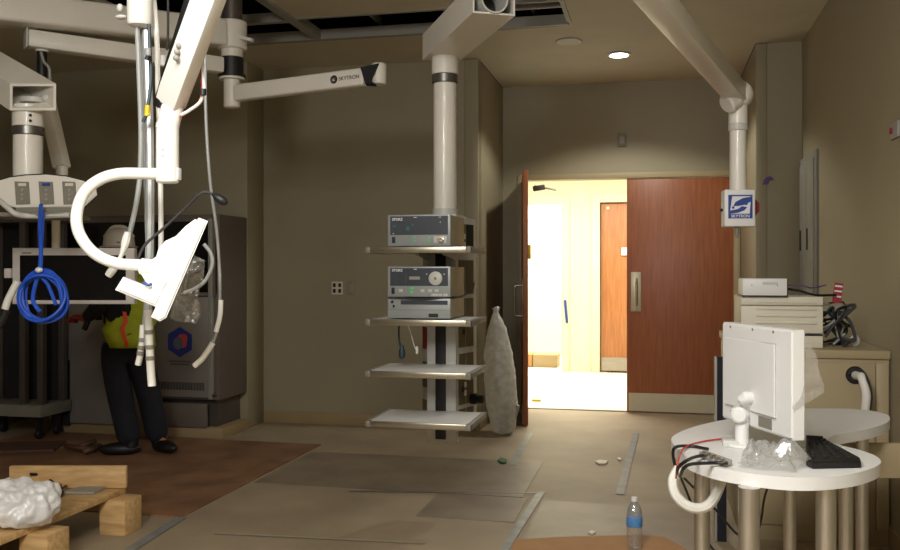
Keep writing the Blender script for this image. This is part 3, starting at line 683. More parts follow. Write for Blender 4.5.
# tall clear bag at the alcove corner
c = P(503, 430, Z=0); c = V((-1.165, 7.06, .004))
prof = [(.02, 0), (.075, .01), (.098, .08), (.125, .25), (.125, .45), (.11, .65), (.08, .80), (.045, .91), (.018, .96), (.03, 1.0)]
b = MB(); b.tube([c + V((-.09 * (z / 1.0), .12 * (z / 1.0) ** 2, z)) for r, z in [(0, q / 30 * 1.0) for q in range(31)]], 0, 26,
                 rads=[(lambda zz: next(p[0] + (n[0] - p[0]) * (zz - p[1]) / (n[1] - p[1]) for p, n in zip(prof, prof[1:]) if zz <= n[1] + 1e-6))(q / 30 * 1.0) for q in range(31)])
b.crumple(.012, 26, 5)
t = thing('plastic_bag', 'tall clear plastic bag standing beside the open door leaf', 'bag', c)
b.build('film', 'bag_film', t, ang=180)
b = MB(); b.box(c.x - .05, c.x + .06, c.y - .02, c.y + .02, .02, .26, bev=.008, rot=Matrix.Rotation(.25, 3, 'Y'), piv=c); b.build('contents', 'grey_plastic', t)

# ------------------------------------------------------------------ right light boom with the blue logo box
jt = P(738, 95, d=4.3); far = P(644, -14, d=3.2)
t = thing('light_boom', 'white ceiling boom arm ending in a pipe with a blue logo box', 'ceiling boom', V((jt.x, jt.y, 1.6)))
ext = jt + (far - jt) * 1.7
b = MB(); b.beam(jt, ext, .098, .085, bev=.01, seg=2); b.build('arm', 'white_enamel', t)
b = MB(); b.ball(jt, .072, (1, 1, .95)); b.build('joint_cap', 'white_enamel', t)
b = MB(); b.cyl(jt + V((-.01, -.03, -.02)), jt + V((-.06, -.06, -.055)), .05, 20, bev=.01); b.build('joint_knob', 'white_enamel', t)
zz = lambda y: P(738, y, d=4.3).z
jx, jy = jt.x, jt.y
b = MB(); b.cyl((jx, jy, zz(124)), (jx, jy, zz(100)), .044, 24); b.build('pipe_neck', 'white_enamel', t)
b = MB(); b.cyl((jx, jy, zz(131)), (jx, jy, zz(124)), .046, 24, bev=.003); b.build('collar_ring', 'light_grey', t)
b = MB(); b.cyl((jx, jy, zz(192)), (jx, jy, zz(131)), .039, 24); b.build('pipe', 'white_enamel', t)
bw = .072
b = MB(); b.box(jx - bw, jx + bw, jy - .04, jy + .04, zz(227), zz(190), bev=.008, rot=Matrix.Rotation(ANG * .6, 3, 'Z'), piv=V((jx, jy, 0))); cb = b.build('control_box', 'white_plastic', t)
rx = Matrix.Rotation(ANG * .6, 3, 'Z') @ V((1, 0, 0)); ry = Matrix.Rotation(ANG * .6, 3, 'Z') @ V((0, -1, 0))
def logo(c, xd, zd, s, parent):
    nn = V(xd).cross(V(zd)); c = V(c)
    flat('logo_field', [(-.5, -.5), (.5, -.5), (.5, .5), (-.5, .5)], c, xd, zd, s, 'logo_blue', parent, .001)
    flat('logo_shape', [(-.44, -.30), (.38, -.30), (.44, .44), (-.34, .44)], c + nn * .001, xd, zd, s, 'text_white', parent, .0006)
    top = [(.44, .42), (.1, .36), (-.2, .2), (-.3, .02), (-.05, .03), (.18, .08), (.44, .22)]
    bot = [(-.44, -.30), (-.42, -.16), (-.1, -.1), (.06, .02), (.28, -.02), (.16, -.16), (-.1, -.26)]
    flat('logo_swoosh', top, c + nn * .0016, xd, zd, s, 'logo_blue', parent, .0006)
    flat('logo_swoosh', bot, c + nn * .0016, xd, zd, s, 'logo_blue', parent, .0006)
    flat('logo_dot', circ(.24, .12, .06, n=12), c + nn * .0022, xd, zd, s, 'logo_blue', parent, .0006)
    flat('logo_dot', circ(-.3, -.04, .055, n=12), c + nn * .0016, xd, zd, s, 'logo_blue', parent, .0006)
    text('lettering', 'SKYTRON', c + nn * .0012 + V(xd) * 0 - V(zd) * s * .455, xd, zd, s * .17, 'text_white', parent, align='CENTER', bold=.0003)
logo(V((jx, jy, (zz(227) + zz(190)) / 2 + .006)) + ry * .0402 + rx * .002, rx, UP, .112, cb)
oc = V((jx, jy, zz(207))) + rx * (bw - .012) - ry * .03
b = MB(); b.prism([oc + rx * x * .052 + UP * y * .052 for x, y in circ(0, 0, 1, n=8, a0=22.5, a1=382.5)], -ry * .03, bev=.004); b.build('red_housing', 'red', cb, label='red octagonal edge')
b = MB(); b.cyl((jx - .005, jy, zz(235)), (jx - .005, jy, zz(227)), .012, 12); b.cyl((jx - .005, jy, zz(238)), (jx - .005, jy, zz(235)), .007, 10); b.build('knob', 'grey_panel', cb)
b = MB(); b.cyl(V((jx, jy, zz(210))) - rx * (bw + .012), V((jx, jy, zz(210))) - rx * bw, .008, 10); b.build('side_button', 'black', cb)

# ------------------------------------------------------------------ cabinet, computer, desk on the right
t = thing('base_cabinet', 'beige laminate base cabinet against the right wall behind the desk', 'cabinet', V((.7, 5.1, 0)))
cy0 = 4.58; cx_ = .405
b = MB(); b.box(cx_, XR - .006, cy0, 5.9, .0, .885, bev=.003); b.build('body', 'cabinet_laminate', t)
b = MB(); b.box(cx_ - .01, XR - .004, cy0 - .015, 5.92, .885, .925, bev=.004); b.build('worktop', 'cabinet_laminate', t)
b = MB(); b.box(cx_ + .02, XR - .07, cy0 - .012, cy0, .08, .865, bev=.002); pn = b.build('end_panel', 'cabinet_laminate', t)
b = MB(); b.box(XR - .066, XR - .012, cy0 - .012, cy0, .08, .865, bev=.002); b.build('side_stile', 'cabinet_laminate', t)
gc = P(855, 375, Y=cy0 - .012)
b = MB(); b.lathe([(.022, 0), (.042, 0), (.042, .004), (.036, .010), (.024, .010), (.022, .0)], gc, V((0, -1, 0)), 24); b.build('grommet', 'black', pn, label='black round cable grommet')
b = MB(); b.cyl(gc - V((0, .001, 0)), gc - V((0, .003, 0)), .03, 20); b.build('grommet_hole', 'black_soft', pn)
b = MB(); b.tube([gc + V((0, .0, 0)), gc + V((.01, -.06, .0)), P(862, 378, Y=cy0 - .10), P(866, 392, Y=cy0 - .12), P(866, 403, Y=cy0 - .12), P(864, 418, Y=cy0 - .1)], .02, 12, sm=6)
tag(b.build('cable_bundle', 'white_cable'), 'white wrapped cable bundle coming out of the black grommet', 'cable')
b = MB(); b.tube([gc + V((.012, -.002, 0.02)), gc + V((.02, -.05, .02)), P(866, 379, Y=cy0 - .11), P(870, 393, Y=cy0 - .12), P(869.5, 404, Y=cy0 - .12), P(867, 418, Y=cy0 - .1)], .011, 10, sm=6)
tag(b.build('cable_bundle', 'dark_cable'), 'dark grey cable beside the white bundle from the grommet', 'cable')
# dark side panel left of monitor
q0 = P(714, 356, Y=4.55); q1 = P(722, 356, Y=4.55)
t = thing('folding_panel', 'dark blue black panel with grey edge standing left behind the monitor', 'panel', V((q0.x, 4.6, 0)))
b = MB(); b.box(q0.x + .012, q0.x + .055, 4.50, 4.56, 0, .885, bev=.003); b.build('board', 'dark_blue_cloth', t)
b = MB(); b.box(q0.x, q0.x + .012, 4.50, 4.56, 0, .885, bev=.003); b.build('edge_strip', 'grey_plastic', t)
# computer
wz = .926
xa, xb = P(741, 330, Y=4.66).x, P(823, 330, Y=4.66).x; ph = P(780, 297, Y=4.66).z
t = thing('computer_case', 'cream louvred computer case on the beige cabinet', 'computer', V(((xa + xb) / 2, 4.85, wz)))
b = MB(); b.box(xa, xb, 4.675, 5.05, wz, ph, bev=.004); b.build('case', 'cream_plastic', t)
zl = P(780, 333, Y=4.66).z
b = MB(); b.box(xa + .0, xb, 4.66, 4.676, zl, ph - .045, bev=.003); b.build('front_panel', 'cream_plastic', t)
b = MB()
for i in range(4):
    z = zl + .045 + i * .034
    b.box(xa + .07, xb - .03, 4.652, 4.661, z, z + .012, bev=.003)
b.build('louvres', 'cream_plastic', t)
b = MB(); b.box(xa, xb + .0, 4.658, 4.676, ph - .04, ph + .002, bev=.003); b.build('top_strip', 'cream_plastic', t)
b = MB(); b.box(xa, xb, 4.664, 4.676, zl - .012, zl - .004); b.build('seam', 'black', t)
b = MB(); b.box(xa, xb, 4.664, 4.676, wz, zl - .013, bev=.002); b.build('lower_panel', 'cream_plastic', t)
ya, yb2 = P(742, 290, Y=4.64).x, P(787, 290, Y=4.64).x; z8, z9 = ph + .003, P(765, 278.5, Y=4.64).z
t = thing('white_box', 'small white device box lying on top of the computer case', 'box', V(((ya + yb2) / 2, 4.74, z8)))
b = MB(); b.box(ya, yb2, 4.63, 4.85, z8 + .004, z9, bev=.005); b.build('case', 'white_plastic', t)
b = MB(); b.box(ya - .002, yb2 + .003, 4.634, 4.86, z8, z8 + .006); b.build('base_plate', 'black', t)
b = MB(); b.box(yb2, yb2 + .006, 4.65, 4.84, z8 + .006, z9 - .004); b.build('connector_face', 'black', t)
b = MB(); b.box(ya + .095, ya + .165, 4.6285, 4.631, z9 - .03, z9 - .018); b.build('badge', 'light_grey', t)
for x in (ya + .045, yb2 - .045):
    b = MB(); b.cyl((x, 4.632, z8 + .055), (x, 4.628, z8 + .055), .003, 8); b.build('screw', 'grey_panel', t)
# cable tangle behind the computer
random.seed(3)
cc = P(838, 322, Y=4.9)
cmats = ['black', 'dark_cable', 'grey_cable', 'black', 'black', 'teal_cable', 'dark_cable', 'black', 'grey_cable', 'black']
clab = ['topmost black loop', 'inner dark grey loop', 'pale grey loop', 'black loop touching the computer', 'low black loop', 'teal loop', 'drooping dark loop', 'wide black loop', 'thin grey loop', 'rear black loop']
for i in range(10):
    c0 = V((xb + .02, 4.72 + .03 * i, wz + .05 + .016 * i)); pts = [c0]
    for k in range(5):
        a = k / 4 * math.pi + random.uniform(-.3, .3)
        pts.append(V((xb + .04 + random.uniform(.02, .12), 4.72 + .03 * i + random.uniform(-.04, .05), wz + .1 + .08 * math.cos(a) + random.uniform(-.03, .04))))
    pts.append(V((xb + .05 + random.uniform(0, .08), 4.74 + .03 * i, wz + .008)))
    b = MB(); b.tube(pts, random.choice((.006, .008, .005)), 8, sm=6)
    for v in b.bm.verts: v.co.z = max(v.co.z, wz + .001)
    tag(b.build('cable', cmats[i]), clab[i] + ' in the cable tangle right of the computer case', 'cable', 'tangled cables on the cabinet')
b = MB(); b.tube([P(788, 289, Y=4.75), P(800, 291, Y=4.75), P(815, 295, Y=4.76), P(836, 295, Y=4.8)], .006, 8, sm=5); tag(b.build('cable', 'black'), 'black cable leaving the white box towards the red tag', 'cable')
b = MB(); b.tube([P(788, 285, Y=4.74), P(804, 286, Y=4.74), P(812, 288, Y=4.77), P(826, 285, Y=4.8)], .003, 8, sm=5); tag(b.build('cable', 'purple'), 'thin purple cable leaving the white box near its top', 'cable')
c = P(838, 293, Y=4.82); t = thing('cable_tag', 'red and purple paper tag on the cables above the tangle', 'tag', c)
b = MB(); b.box(c.x - .022, c.x + .02, c.y, c.y + .003, c.z - .05, c.z + .05, rot=Matrix.Rotation(.12, 3, 'Y'), piv=c); b.build('paper', 'red', t)
b = MB()
for k in (-.022, .005, .03): b.box(c.x - .018, c.x + .017, c.y - .002, c.y + .001, c.z + k, c.z + k + .008, rot=Matrix.Rotation(.12, 3, 'Y'), piv=c)
b.build('print_lines', 'text_white', t)
c = P(854, 338, Y=4.8); b = MB(); b.ball((c.x, 4.78, wz + .03), .024, (1, 1, 1.3), 2); tag(b.build('cap', 'white_plastic'), 'small white cap on the cabinet right of the cable tangle', 'cap')

# kidney desk
TZ = .74
out = [(672, 437), (675, 446), (686, 456), (708, 465), (742, 472), (785, 477), (824, 477), (858, 472.5), (880, 464), (876, 456), (858, 449.5), (840, 445), (828, 440.5), (833, 436), (848, 432.5), (872, 428), (889, 421), (886, 414), (866, 410), (836, 408.4), (800, 409), (760, 414), (720, 420.5), (690, 428)]
pts = smooth_path([P(x, y, Z=TZ) for x, y in out], 5, True)
pts = [V((min(p.x, XR - .02), p.y, p.z)) for p in pts]
t = thing('kidney_desk', 'white kidney shaped desk top on brushed steel tube legs', 'desk', V((.45, 3.1, 0)))
b = MB(); b.prism([p - V((0, 0, .036)) for p in pts], (0, 0, .036), bev=.005); b.build('desktop', 'white_plastic', t, ang=30)
for (px, d0, r) in ((702, 2.82, .024), (749, 2.48, .029), (826, 2.5, .027), (790, 3.15, .022), (846, 2.95, .022), (862, 3.3, .022)):
    q = P(px, 520, d=d0)
    b = MB(); b.cyl((q.x, q.y, 0), (q.x, q.y, TZ - .035), r, 24); lg = b.build('leg', 'steel_leg', t)
    b = MB(); b.lathe([(r + .02, 0), (r + .02, .006), (r + .002, .012)], (q.x, q.y, 0)); b.build('foot', 'steel_leg', lg)
# dark base units seen under the desk
# monitor on desk
topz, botz = 1.128, .806
L = P(722, 322, d=3.03); R_ = P(792, 330, d=2.62)
wv = V((R_.x - L.x, R_.y - L.y, 0)); wlen = wv.length; wv.normalize(); n_ = V((wv.y, -wv.x, 0))
if n_.dot(RGT) > 0: n_ = -n_
t = thing('computer_monitor', 'white computer monitor seen from behind on the kidney desk', 'monitor', V((L.x + .1, L.y - .1, TZ)))
L = V((L.x, L.y, 0))
def quad(u0, u1, z0, z1, off, th, bev, name, m, par, tilt=.05):
    b = MB(); p = [L + wv * u + UP * z + n_ * (off + (z - 1) * 0) for u, z in ((u0, z0), (u1, z0), (u1, z1), (u0, z1))]
    b.prism(p, n_ * th, bev=bev); return b.build(name, m, par)
bd = quad(0, wlen, botz, topz, -.045, .045, .006, 'housing', 'white_plastic', t)
quad(.03, wlen - .08, botz + .05, topz - .045, 0, .008, .004, 'back_cover', 'white_plastic', bd)
quad(.012, wlen - .012, botz + .015, topz - .015, -.047, .003, 0, 'screen', 'screen_black', bd)
for u in (.06, .2, .32):
    b = MB(); c = L + wv * u + UP * (topz - .012) + n_ * .001; b.cyl(c, c + n_ * .002, .004, 8); b.build('screw', 'grey_panel', bd)
quad(.235, .31, botz + .012, botz + .045, .0, .002, 0, 'rating_label', 'grey_panel', bd)
# stand
sp = P(742, 447, Z=TZ)
b = MB(); b.cyl((sp.x, sp.y, TZ), (sp.x, sp.y, TZ + .012), .045, 28, bev=.004); b.build('stand_base', 'white_plastic', t)
pb = V((sp.x, sp.y, TZ + .105))
b = MB(); b.cyl((sp.x, sp.y, TZ + .01), pb, .022, 24); b.build('stand_post', 'white_plastic', t)
b = MB(); b.cyl(pb + n_ * .02 - FWD * .03, pb + FWD * .03, .026, 24, bev=.007); b.ball(pb, .026); b.build('stand_knuckle', 'white_plastic', t)
hp = L + wv * .2 + UP * .90
b = MB(); b.tube([pb, pb + UP * .02 + RGT * .02, hp + n_ * .03, hp + n_ * .004], .020, 16, sm=5); b.build('tilt_arm', 'white_plastic', t)
b = MB(); b.box(sp.x - .06, sp.x + .02, sp.y - .02, sp.y + .05, TZ + .0, TZ + .022, bev=.004); b.build('cable_port', 'light_grey', t)
# film hanging at the monitor's right side
b = film_sheet([P(801, 345, d=2.64), P(812, 346, d=2.64), P(823, 392, d=2.62), P(793, 412, d=2.62)], 14, 26, .012, 14, 3, RGT)
tag(b.build('plastic_film', 'clear_film', ang=180), 'clear plastic film hanging on the right edge of the monitor', 'plastic film')
c = P(785, 455, Z=TZ)
b = film_sheet([P(738, 466, Z=TZ + .004), P(800, 474, Z=TZ + .004), P(818, 450, Z=TZ + .004), P(748, 444, Z=TZ + .004)], 70, 46, .07, 8, 8, UP, True)
tag(b.build('plastic_film', 'clear_film', ang=180), 'crumpled clear plastic film lying beside the keyboard', 'plastic film')
pa, pb_ = P(836, 440, d=3.35), P(903, 448, d=3.35); pa.z = pb_.z = .66
t_ = V((XR - .004, pb_.y + (XR - pb_.x) * (pb_.y - pa.y) / (pb_.x - pa.x), pb_.z))
b = MB(); b.beam(pa - UP * .065, t_ - UP * .065, .018, .13, bev=.003)
tag(b.build('apron_panel', 'cabinet_laminate'), 'beige apron panel between the kidney desk notch and the right wall', 'panel')
# keyboard
kp = [P(x, y, Z=TZ + .001) for x, y in ((806, 441), (820, 442), (860, 464), (861, 468), (812, 469), (806, 466))]
t = thing('keyboard', 'black keyboard lying on the right half of the kidney desk', 'keyboard', V((kp[2].x - .1, kp[2].y + .1, TZ)))
b = MB(); b.prism(kp, (0, 0, .02), bev=.003); b.build('case', 'black', t)
for i in range(9):
    for j in range(4):
        u = .1 + .8 * i / 8; v_ = .15 + .7 * j / 3
        p = (kp[5] * (1 - u) + kp[0] * u) * (1 - v_) + (kp[3] * (1 - u) + kp[1] * u) * v_
        b = MB(); b.box(p.x - .006, p.x + .006, p.y - .006, p.y + .006, TZ + .0205, TZ + .0265, bev=.001); b.build('key', 'black_soft', t)
# cables at the desk's left
def cable(pl, d, r, m_, label, cat='cable', name='cable', sm=5, group=None):
    ds = d if isinstance(d, (list, tuple)) else [d] * len(pl)
    b = MB(); b.tube([P(x, y, d=q) for (x, y), q in zip(pl, ds)], r, 8, sm=sm); return tag(b.build(name, m_), label, cat, group)
cs = P(710, 455, Z=TZ)
t = thing('connector_strip', 'grey metal connector strip with cable ends on the left of the desk', 'connector', V((cs.x, cs.y, TZ)))
b = MB(); b.beam(P(703, 454, Z=TZ + .01), P(728, 463, Z=TZ + .01), .03, .018, bev=.003); b.build('body', 'grey_plastic', t)
for k in range(5):
    q = P(704 + k * 5, 454 + k * 1.9, Z=TZ + .022); b = MB(); b.cyl(q, q + V((0, 0, .008)), .006, 10); b.build('terminal', 'steel', t)
def deskcable(pl, r, m_, label):
    b = MB(); b.tube([P(x, y, Z=z) for x, y, z in pl], r, 8, sm=5); return tag(b.build('cable', m_), label, 'cable')
deskcable([(703, 455, TZ + .014), (692, 458, TZ + .02), (683, 463, TZ + .02), (678, 468, TZ - .01), (677, 474, TZ - .05)], .005, 'black', 'black cable curving from the connector strip over the desk edge')
deskcable([(728, 463, TZ + .014), (712, 463, TZ + .012), (692, 464, TZ + .02), (684, 468, TZ + .015), (680, 476, TZ - .04)], .005, 'black', 'lower black cable from the connector strip over the desk edge')
deskcable([(708, 449, TZ + .006), (690, 446, TZ + .006), (676, 447, TZ + .015), (673, 454, TZ - .01), (676, 470, TZ - .06)], .005, 'black', 'outer black cable looping round the left desk edge')
deskcable([(740, 437, TZ + .005), (720, 439, TZ + .005), (700, 442, TZ + .005), (684, 448, TZ + .01), (678, 462, TZ + .0), (676, 478, TZ - .06)], .0028, 'red_wire', 'thin red wire crossing the left half of the desk')
cable([(679, 468), (673, 480), (676, 495), (688, 506), (702, 508), (713, 500), (722, 480)], [2.75, 2.74, 2.72, 2.7, 2.68, 2.68, 2.7], .0155, 'white_cable', 'thick white wrapped cable looping below the left desk edge')
cable([(681, 478), (690, 500), (702, 530), (712, 548), (722, 556)], [2.9, 2.95, 3.0, 3.0, 3.0], .004, 'dark_cable', 'thin dark cable hanging under the desk beside the left leg')
cable([(684, 478), (700, 494), (716, 510), (740, 536), (758, 530), (764, 500), (768, 486)], 3.0, .004, 'dark_cable', 'second thin dark cable sagging between the desk legs')

# ------------------------------------------------------------------ far ceiling boom (upper left)
hb = P(232, 60, d=5.5)
t = thing('ceiling_boom', 'three armed white ceiling boom carrying a black screen at upper left', 'ceiling boom', V((hb.x, hb.y, 2.3)))
hz = lambda y: P(232, y, d=5.5).z
b = MB(); b.cyl((hb.x, hb.y, hz(22)), (hb.x, hb.y, CZ + .3), .062, 24); b.build('ceiling_stem', 'steel_dark', t)
b = MB(); b.cyl((hb.x, hb.y, hz(50)), (hb.x, hb.y, hz(22)), .09, 28, bev=.006); b.build('upper_hub', 'white_enamel', t)
b = MB(); b.cyl((hb.x, hb.y, hz(58)), (hb.x, hb.y, hz(50)), .066, 28); b.build('hub_neck', 'white_enamel', t)
b = MB(); b.cyl((hb.x, hb.y, hz(76)), (hb.x, hb.y, hz(58)), .07, 28); b.cyl((hb.x, hb.y, hz(78)), (hb.x, hb.y, hz(75)), .082, 28); b.build('black_bearing', 'black', t, label='black bearing ring')
b = MB(); b.cyl((hb.x, hb.y, hz(80)), (hb.x, hb.y, hz(77.5)), .078, 28); b.build('bearing_ring', 'white_enamel', t)
b = MB(); b.cyl((hb.x, hb.y, hz(108)), (hb.x, hb.y, hz(79)), .05, 28, bev=.008); b.build('lower_hub', 'white_enamel', t)
e1 = P(-25, 6, d=4.68)
b = MB(); b.beam(P(222, 35, d=5.48), e1, .2, .16, bev=.02, seg=3); b.build('upper_arm', 'white_enamel', t)
b = MB(); q = P(248, 37, d=5.4); b.beam(P(238, 37, d=5.45), P(252, 40, d=5.4), .03, .02, bev=.004); b.build('brake_lever', 'white_plastic', t)
s0, s1 = P(222, 66, d=5.45), P(27, 39, d=4.87)
b = MB(); b.beam(s0, s1, .10, .095, bev=.012, seg=2); b.build('middle_arm', 'white_enamel', t)
dv = (s1 - s0).normalized()
b = MB(); b.beam(s1, s1 + dv * .012, .11, .105, bev=.006); b.build('arm_end_cap', 'light_grey', t)
r0, r1 = P(236, 93.5, d=5.48), P(366, 77, d=5.1)
b = MB(); b.beam(r0, r1, .07, .10, bev=.014, seg=3); la = b.build('lower_arm', 'white_enamel', t)
rd = (r1 - r0).normalized(); rn = rd.cross(UP).normalized()
if rn.dot(FWD) > 0: rn = -rn
ru = rd.cross(rn); ru = ru if ru.z > 0 else -ru
lc = r0 + rd * .79 * (r1 - r0).length + rn * .0352
flat('logo_mark', circ(0, 0, 1, n=20), lc - rd * .0, rd, ru, .024, 'text_dark', la, .0008)
flat('logo_mark', [(.75, .35), (.0, .5), (-.45, .2), (-.1, -.02), (.3, -.12), (.2, -.4), (-.8, -.35), (-.2, -.22), (-.02, -.12), (-.5, .02), (-.25, .4)], lc + rn * .0009, rd, ru, .024, 'white_enamel', la, .0006)
text('lettering', 'SKYTRON', lc + rd * .032 - ru * .010, rd, ru, .030, 'text_dark', la, bold=.0004)
e = r1
b = MB(); b.prism([P(360, 67, d=5.04), P(379, 63, d=5.0), P(374, 74, d=5.0), P(370, 80, d=5.02), P(376, 84, d=5.0), P(365, 83, d=5.02)], FWD * .08, bev=.004); b.build('cloth_wrap', 'black_soft', la, label='torn black wrap at the arm end')
q = P(379, 74, d=5.06); b = MB(); b.cyl((q.x, q.y, q.z - .06), (q.x, q.y, q.z + .058), .042, 24, bev=.006); b.build('end_socket', 'white_enamel', la)
# drop to the screen
dq = P(42, 50, d=4.92)
yy = lambda y: P(42, y, d=4.92).z
b = MB(); b.cyl((dq.x, dq.y, yy(52)), (dq.x, dq.y, yy(44)), .034, 20); b.build('drop_collar', 'white_enamel', t)
b = MB(); b.cyl((dq.x, dq.y, yy(80)), (dq.x, dq.y, yy(52)), .026, 20); b.build('drop_bearing', 'black', t)
b = MB(); b.tube([P(41, 52, d=4.86), P(44, 62, d=4.85), P(49, 68, d=4.84), P(50, 80, d=4.85)], .008, 8, sm=5); b.build('hose', 'grey_cable', t)
b = MB(); b.beam(P(43, 84, d=4.92), P(62, 168, d=4.75), .07, .075, bev=.012, up=V((0, 1, 0))); b.build('spring_arm', 'white_enamel', t)
b = MB(); q = P(62, 172, d=4.75); b.cyl((q.x, q.y, q.z - .1), (q.x, q.y, q.z + .03), .03, 20, bev=.004); b.build('arm_knuckle', 'white_enamel', t)
q = P(56, 212, d=4.7); q2 = P(56, 250, d=4.7)
b = MB(); b.tube([P(62, 185, d=4.75), P(57, 200, d=4.72), (q.x, q.y, q.z), (q2.x, q2.y, q2.z)], .021, 16, sm=4); b.build('screen_pole', 'white_enamel', t)
# screen: four corners on a facing plane
scd = 4.66; sa, sb = P(12, 248, d=scd), P(134, 304, d=scd)
sx = (P(134, 300, d=scd) - P(12, 300, d=scd)); wd = sx.length; sx.normalize()
b = MB(); oo = P(12, 304, d=scd); hgt = P(12, 248, d=scd).z - oo.z
b.prism([oo, oo + sx * wd, oo + sx * wd + UP * hgt, oo + UP * hgt], FWD * .05, bev=.006); mon = b.build('screen_housing', 'bezel_white', t)
bw_ = .042
b = MB(); pp_ = oo + sx * bw_ + UP * .02 - FWD * .001
b.prism([pp_, pp_ + sx * (wd - 2 * bw_), pp_ + sx * (wd - 2 * bw_) + UP * (hgt - .058), pp_ + UP * (hgt - .058)], -FWD * .002); b.build('screen', 'screen_black', mon, label='black screen')
b = MB(); q = oo + UP * (hgt - .03) + sx * .05 - FWD * .0005; b.prism([q, q + sx * .05, q + sx * .05 + UP * .008, q + UP * .008], -FWD * .001); b.build('badge', 'grey_panel', mon)
b = MB(); b.beam(oo + UP * hgt * .55, oo + UP * hgt * .55 - sx * .035, .03, .05, bev=.004); b.build('side_clip', 'bezel_white', mon)

# ------------------------------------------------------------------ left pendant with control head
pd_ = 4.2
pcx = P(28, 140, d=pd_ + .08)
t = thing('control_pendant', 'white ceiling pendant with three switch plates on its rounded head', 'equipment pendant', V((pcx.x, pcx.y, .62)))
pz = lambda y: P(28, y, d=pd_ + .08).z
b = MB(); b.cyl((pcx.x, pcx.y, pz(178)), (pcx.x, pcx.y, pz(136)), .066, 28); b.build('pipe', 'white_enamel', t)
b = MB(); b.cyl((pcx.x, pcx.y, pz(136)), (pcx.x, pcx.y, pz(127)), .073, 28, bev=.003); b.build('brake_ring', 'ring_metal', t, label='dull metal ring')
b = MB(); b.cyl((pcx.x, pcx.y, pz(127)), (pcx.x, pcx.y, pz(106)), .07, 28); sl = b.build('socket_sleeve', 'white_enamel', t)
for (x, y) in ((30, 115), (30, 120.5)):
    q = P(x, y, d=pd_ + .012); b = MB(); b.cyl(q, q + FWD * .008, .006, 10); b.build('screw', 'black', sl)
g0 = P(-70, 42, d=4.75); g1 = P(33, 97, d=pd_)
gd = (g1 - g0).normalized(); gs = gd.cross(UP).normalized(); gu = gs.cross(gd)
ring_beam(P(-60, 40, d=4.9), g1, .215, .125, .012, 'arm', 'white_enamel', t, RGT, (UP - FWD * .0))
b = MB(); q = P(33, 101, d=pd_ + .08); b.cyl((q.x, q.y, q.z - .01), (q.x, q.y, q.z + .012), .06, 20); b.build('arm_socket', 'light_grey', t)
b = MB(); q = P(47, 98, d=pd_ + .06); b.ball(q, .028, (1, 1, .8), 2); b.build('cable_clip', 'light_grey', t)
hd = [(-18, 205), (-22, 190), (-6, 182), (10, 177.5), (26, 175.5), (46, 174.6), (66, 176.5), (84, 181), (96, 188), (97, 195), (84, 207), (16, 207.5), (10, 207), (0, 198), (-6, 203)]
b = MB(); hray = (P(40, 195, d=1) - V((0, 0, EYE))).normalized()
b.prism([P(x, y, d=pd_) for x, y in hd], hray * .16, bev=.006); head = b.build('control_head', 'white_enamel', t)
hd2 = [(47 + (x - 47) * 1.035, 193 + (y - 193) * 1.07) for x, y in hd]
b = MB(); b.prism([P(x, y, d=pd_) + hray * .012 for x, y in hd2], hray * .12); b.build('edge_trim', 'black', head, label='black edge trim')
b = MB(); b.prism([P(x, y, d=pd_) - FWD * .002 for x, y in ((16, 207.5), (84, 207), (84, 212.5), (16, 213))], hray * .16, bev=.003); b.build('bottom_strip', 'grey_panel', head)
for i, (xa_, xb_) in enumerate(((15, 29.5), (39, 53.5), (62.5, 76))):
    b = MB(); pts = [P(x, y, d=pd_ - .001) for x, y in ((xa_ + 1.5, 204.5), (xb_ + 1, 204), (xb_ - .5, 182), (xa_, 181.5))]
    b.prism(pts, -FWD * .006, bev=.001); pl = b.build('switch_plate', 'grey_panel', head, label='grey switch plate')
    xm = (xa_ + xb_) / 2
    b = MB(); b.prism([P(x, y, d=pd_ - .0075) for x, y in ((xm - 4, 186), (xm + 4, 186), (xm + 4, 183.2), (xm - 4, 183.2))], -FWD * .002); b.build('label_window', 'cream_plastic' if i != 1 else 'logo_blue', pl)
    for yy_ in (190, 194.5, 199):
        q = P(xm + .3, yy_, d=pd_ - .007); b = MB(); b.cyl(q, q - FWD * .004, .007, 10); b.build('button', 'grey_plastic', pl)
# handle rail at lower left of the head and shelf stack below
b = MB(); b.tube([P(-6, 196, d=pd_ - .05), P(8, 208, d=pd_ - .08), P(16, 214, d=pd_ - .08), P(30, 216, d=pd_ - .04), P(70, 215, d=pd_ - .04)], .013, 12, sm=4); b.build('handle_rail', 'light_grey', t)
b = MB(); b.beam(P(-12, 216, d=pd_ + .1), P(78, 217, d=pd_ + .1), .3, .02, bev=.003); b.build('head_underplate', 'grey_panel', t)
rd_ = 6.85
t = thing('equipment_rack', 'dark open equipment rack with a pale base tray behind the blue coil', 'rack', V((P(10, 412, d=rd_).x, P(10, 412, d=rd_).y, 0)))
zt_, zb2 = P(30, 222, d=rd_).z, P(30, 405, d=rd_).z
rx0, rx1, ry0 = P(-40, 300, d=rd_).x, P(42, 300, d=rd_).x, P(46, 300, d=rd_).y
for x in (P(14, 300, d=rd_).x, rx1 - .05):
    b = MB(); b.box(x, x + .05, ry0, ry0 + .05, zb2, zt_, bev=.003); b.build('post', 'steel_dark', t)
for x in (rx0, rx1 - .05):
    b = MB(); b.box(x, x + .05, ry0 + .25, ry0 + .3, zb2, zt_, bev=.003); b.build('post', 'steel_dark', t)
b = MB(); b.box(rx0, rx1 + .02, ry0 - .05, ry0 + .32, zb2 - .09, zb2, bev=.006); b.build('base_tray', 'grey_panel', t)
b = MB(); b.box(rx0, rx1, ry0, ry0 + .3, zt_, zt_ + .04, bev=.004); b.build('top_tray', 'steel_dark', t)
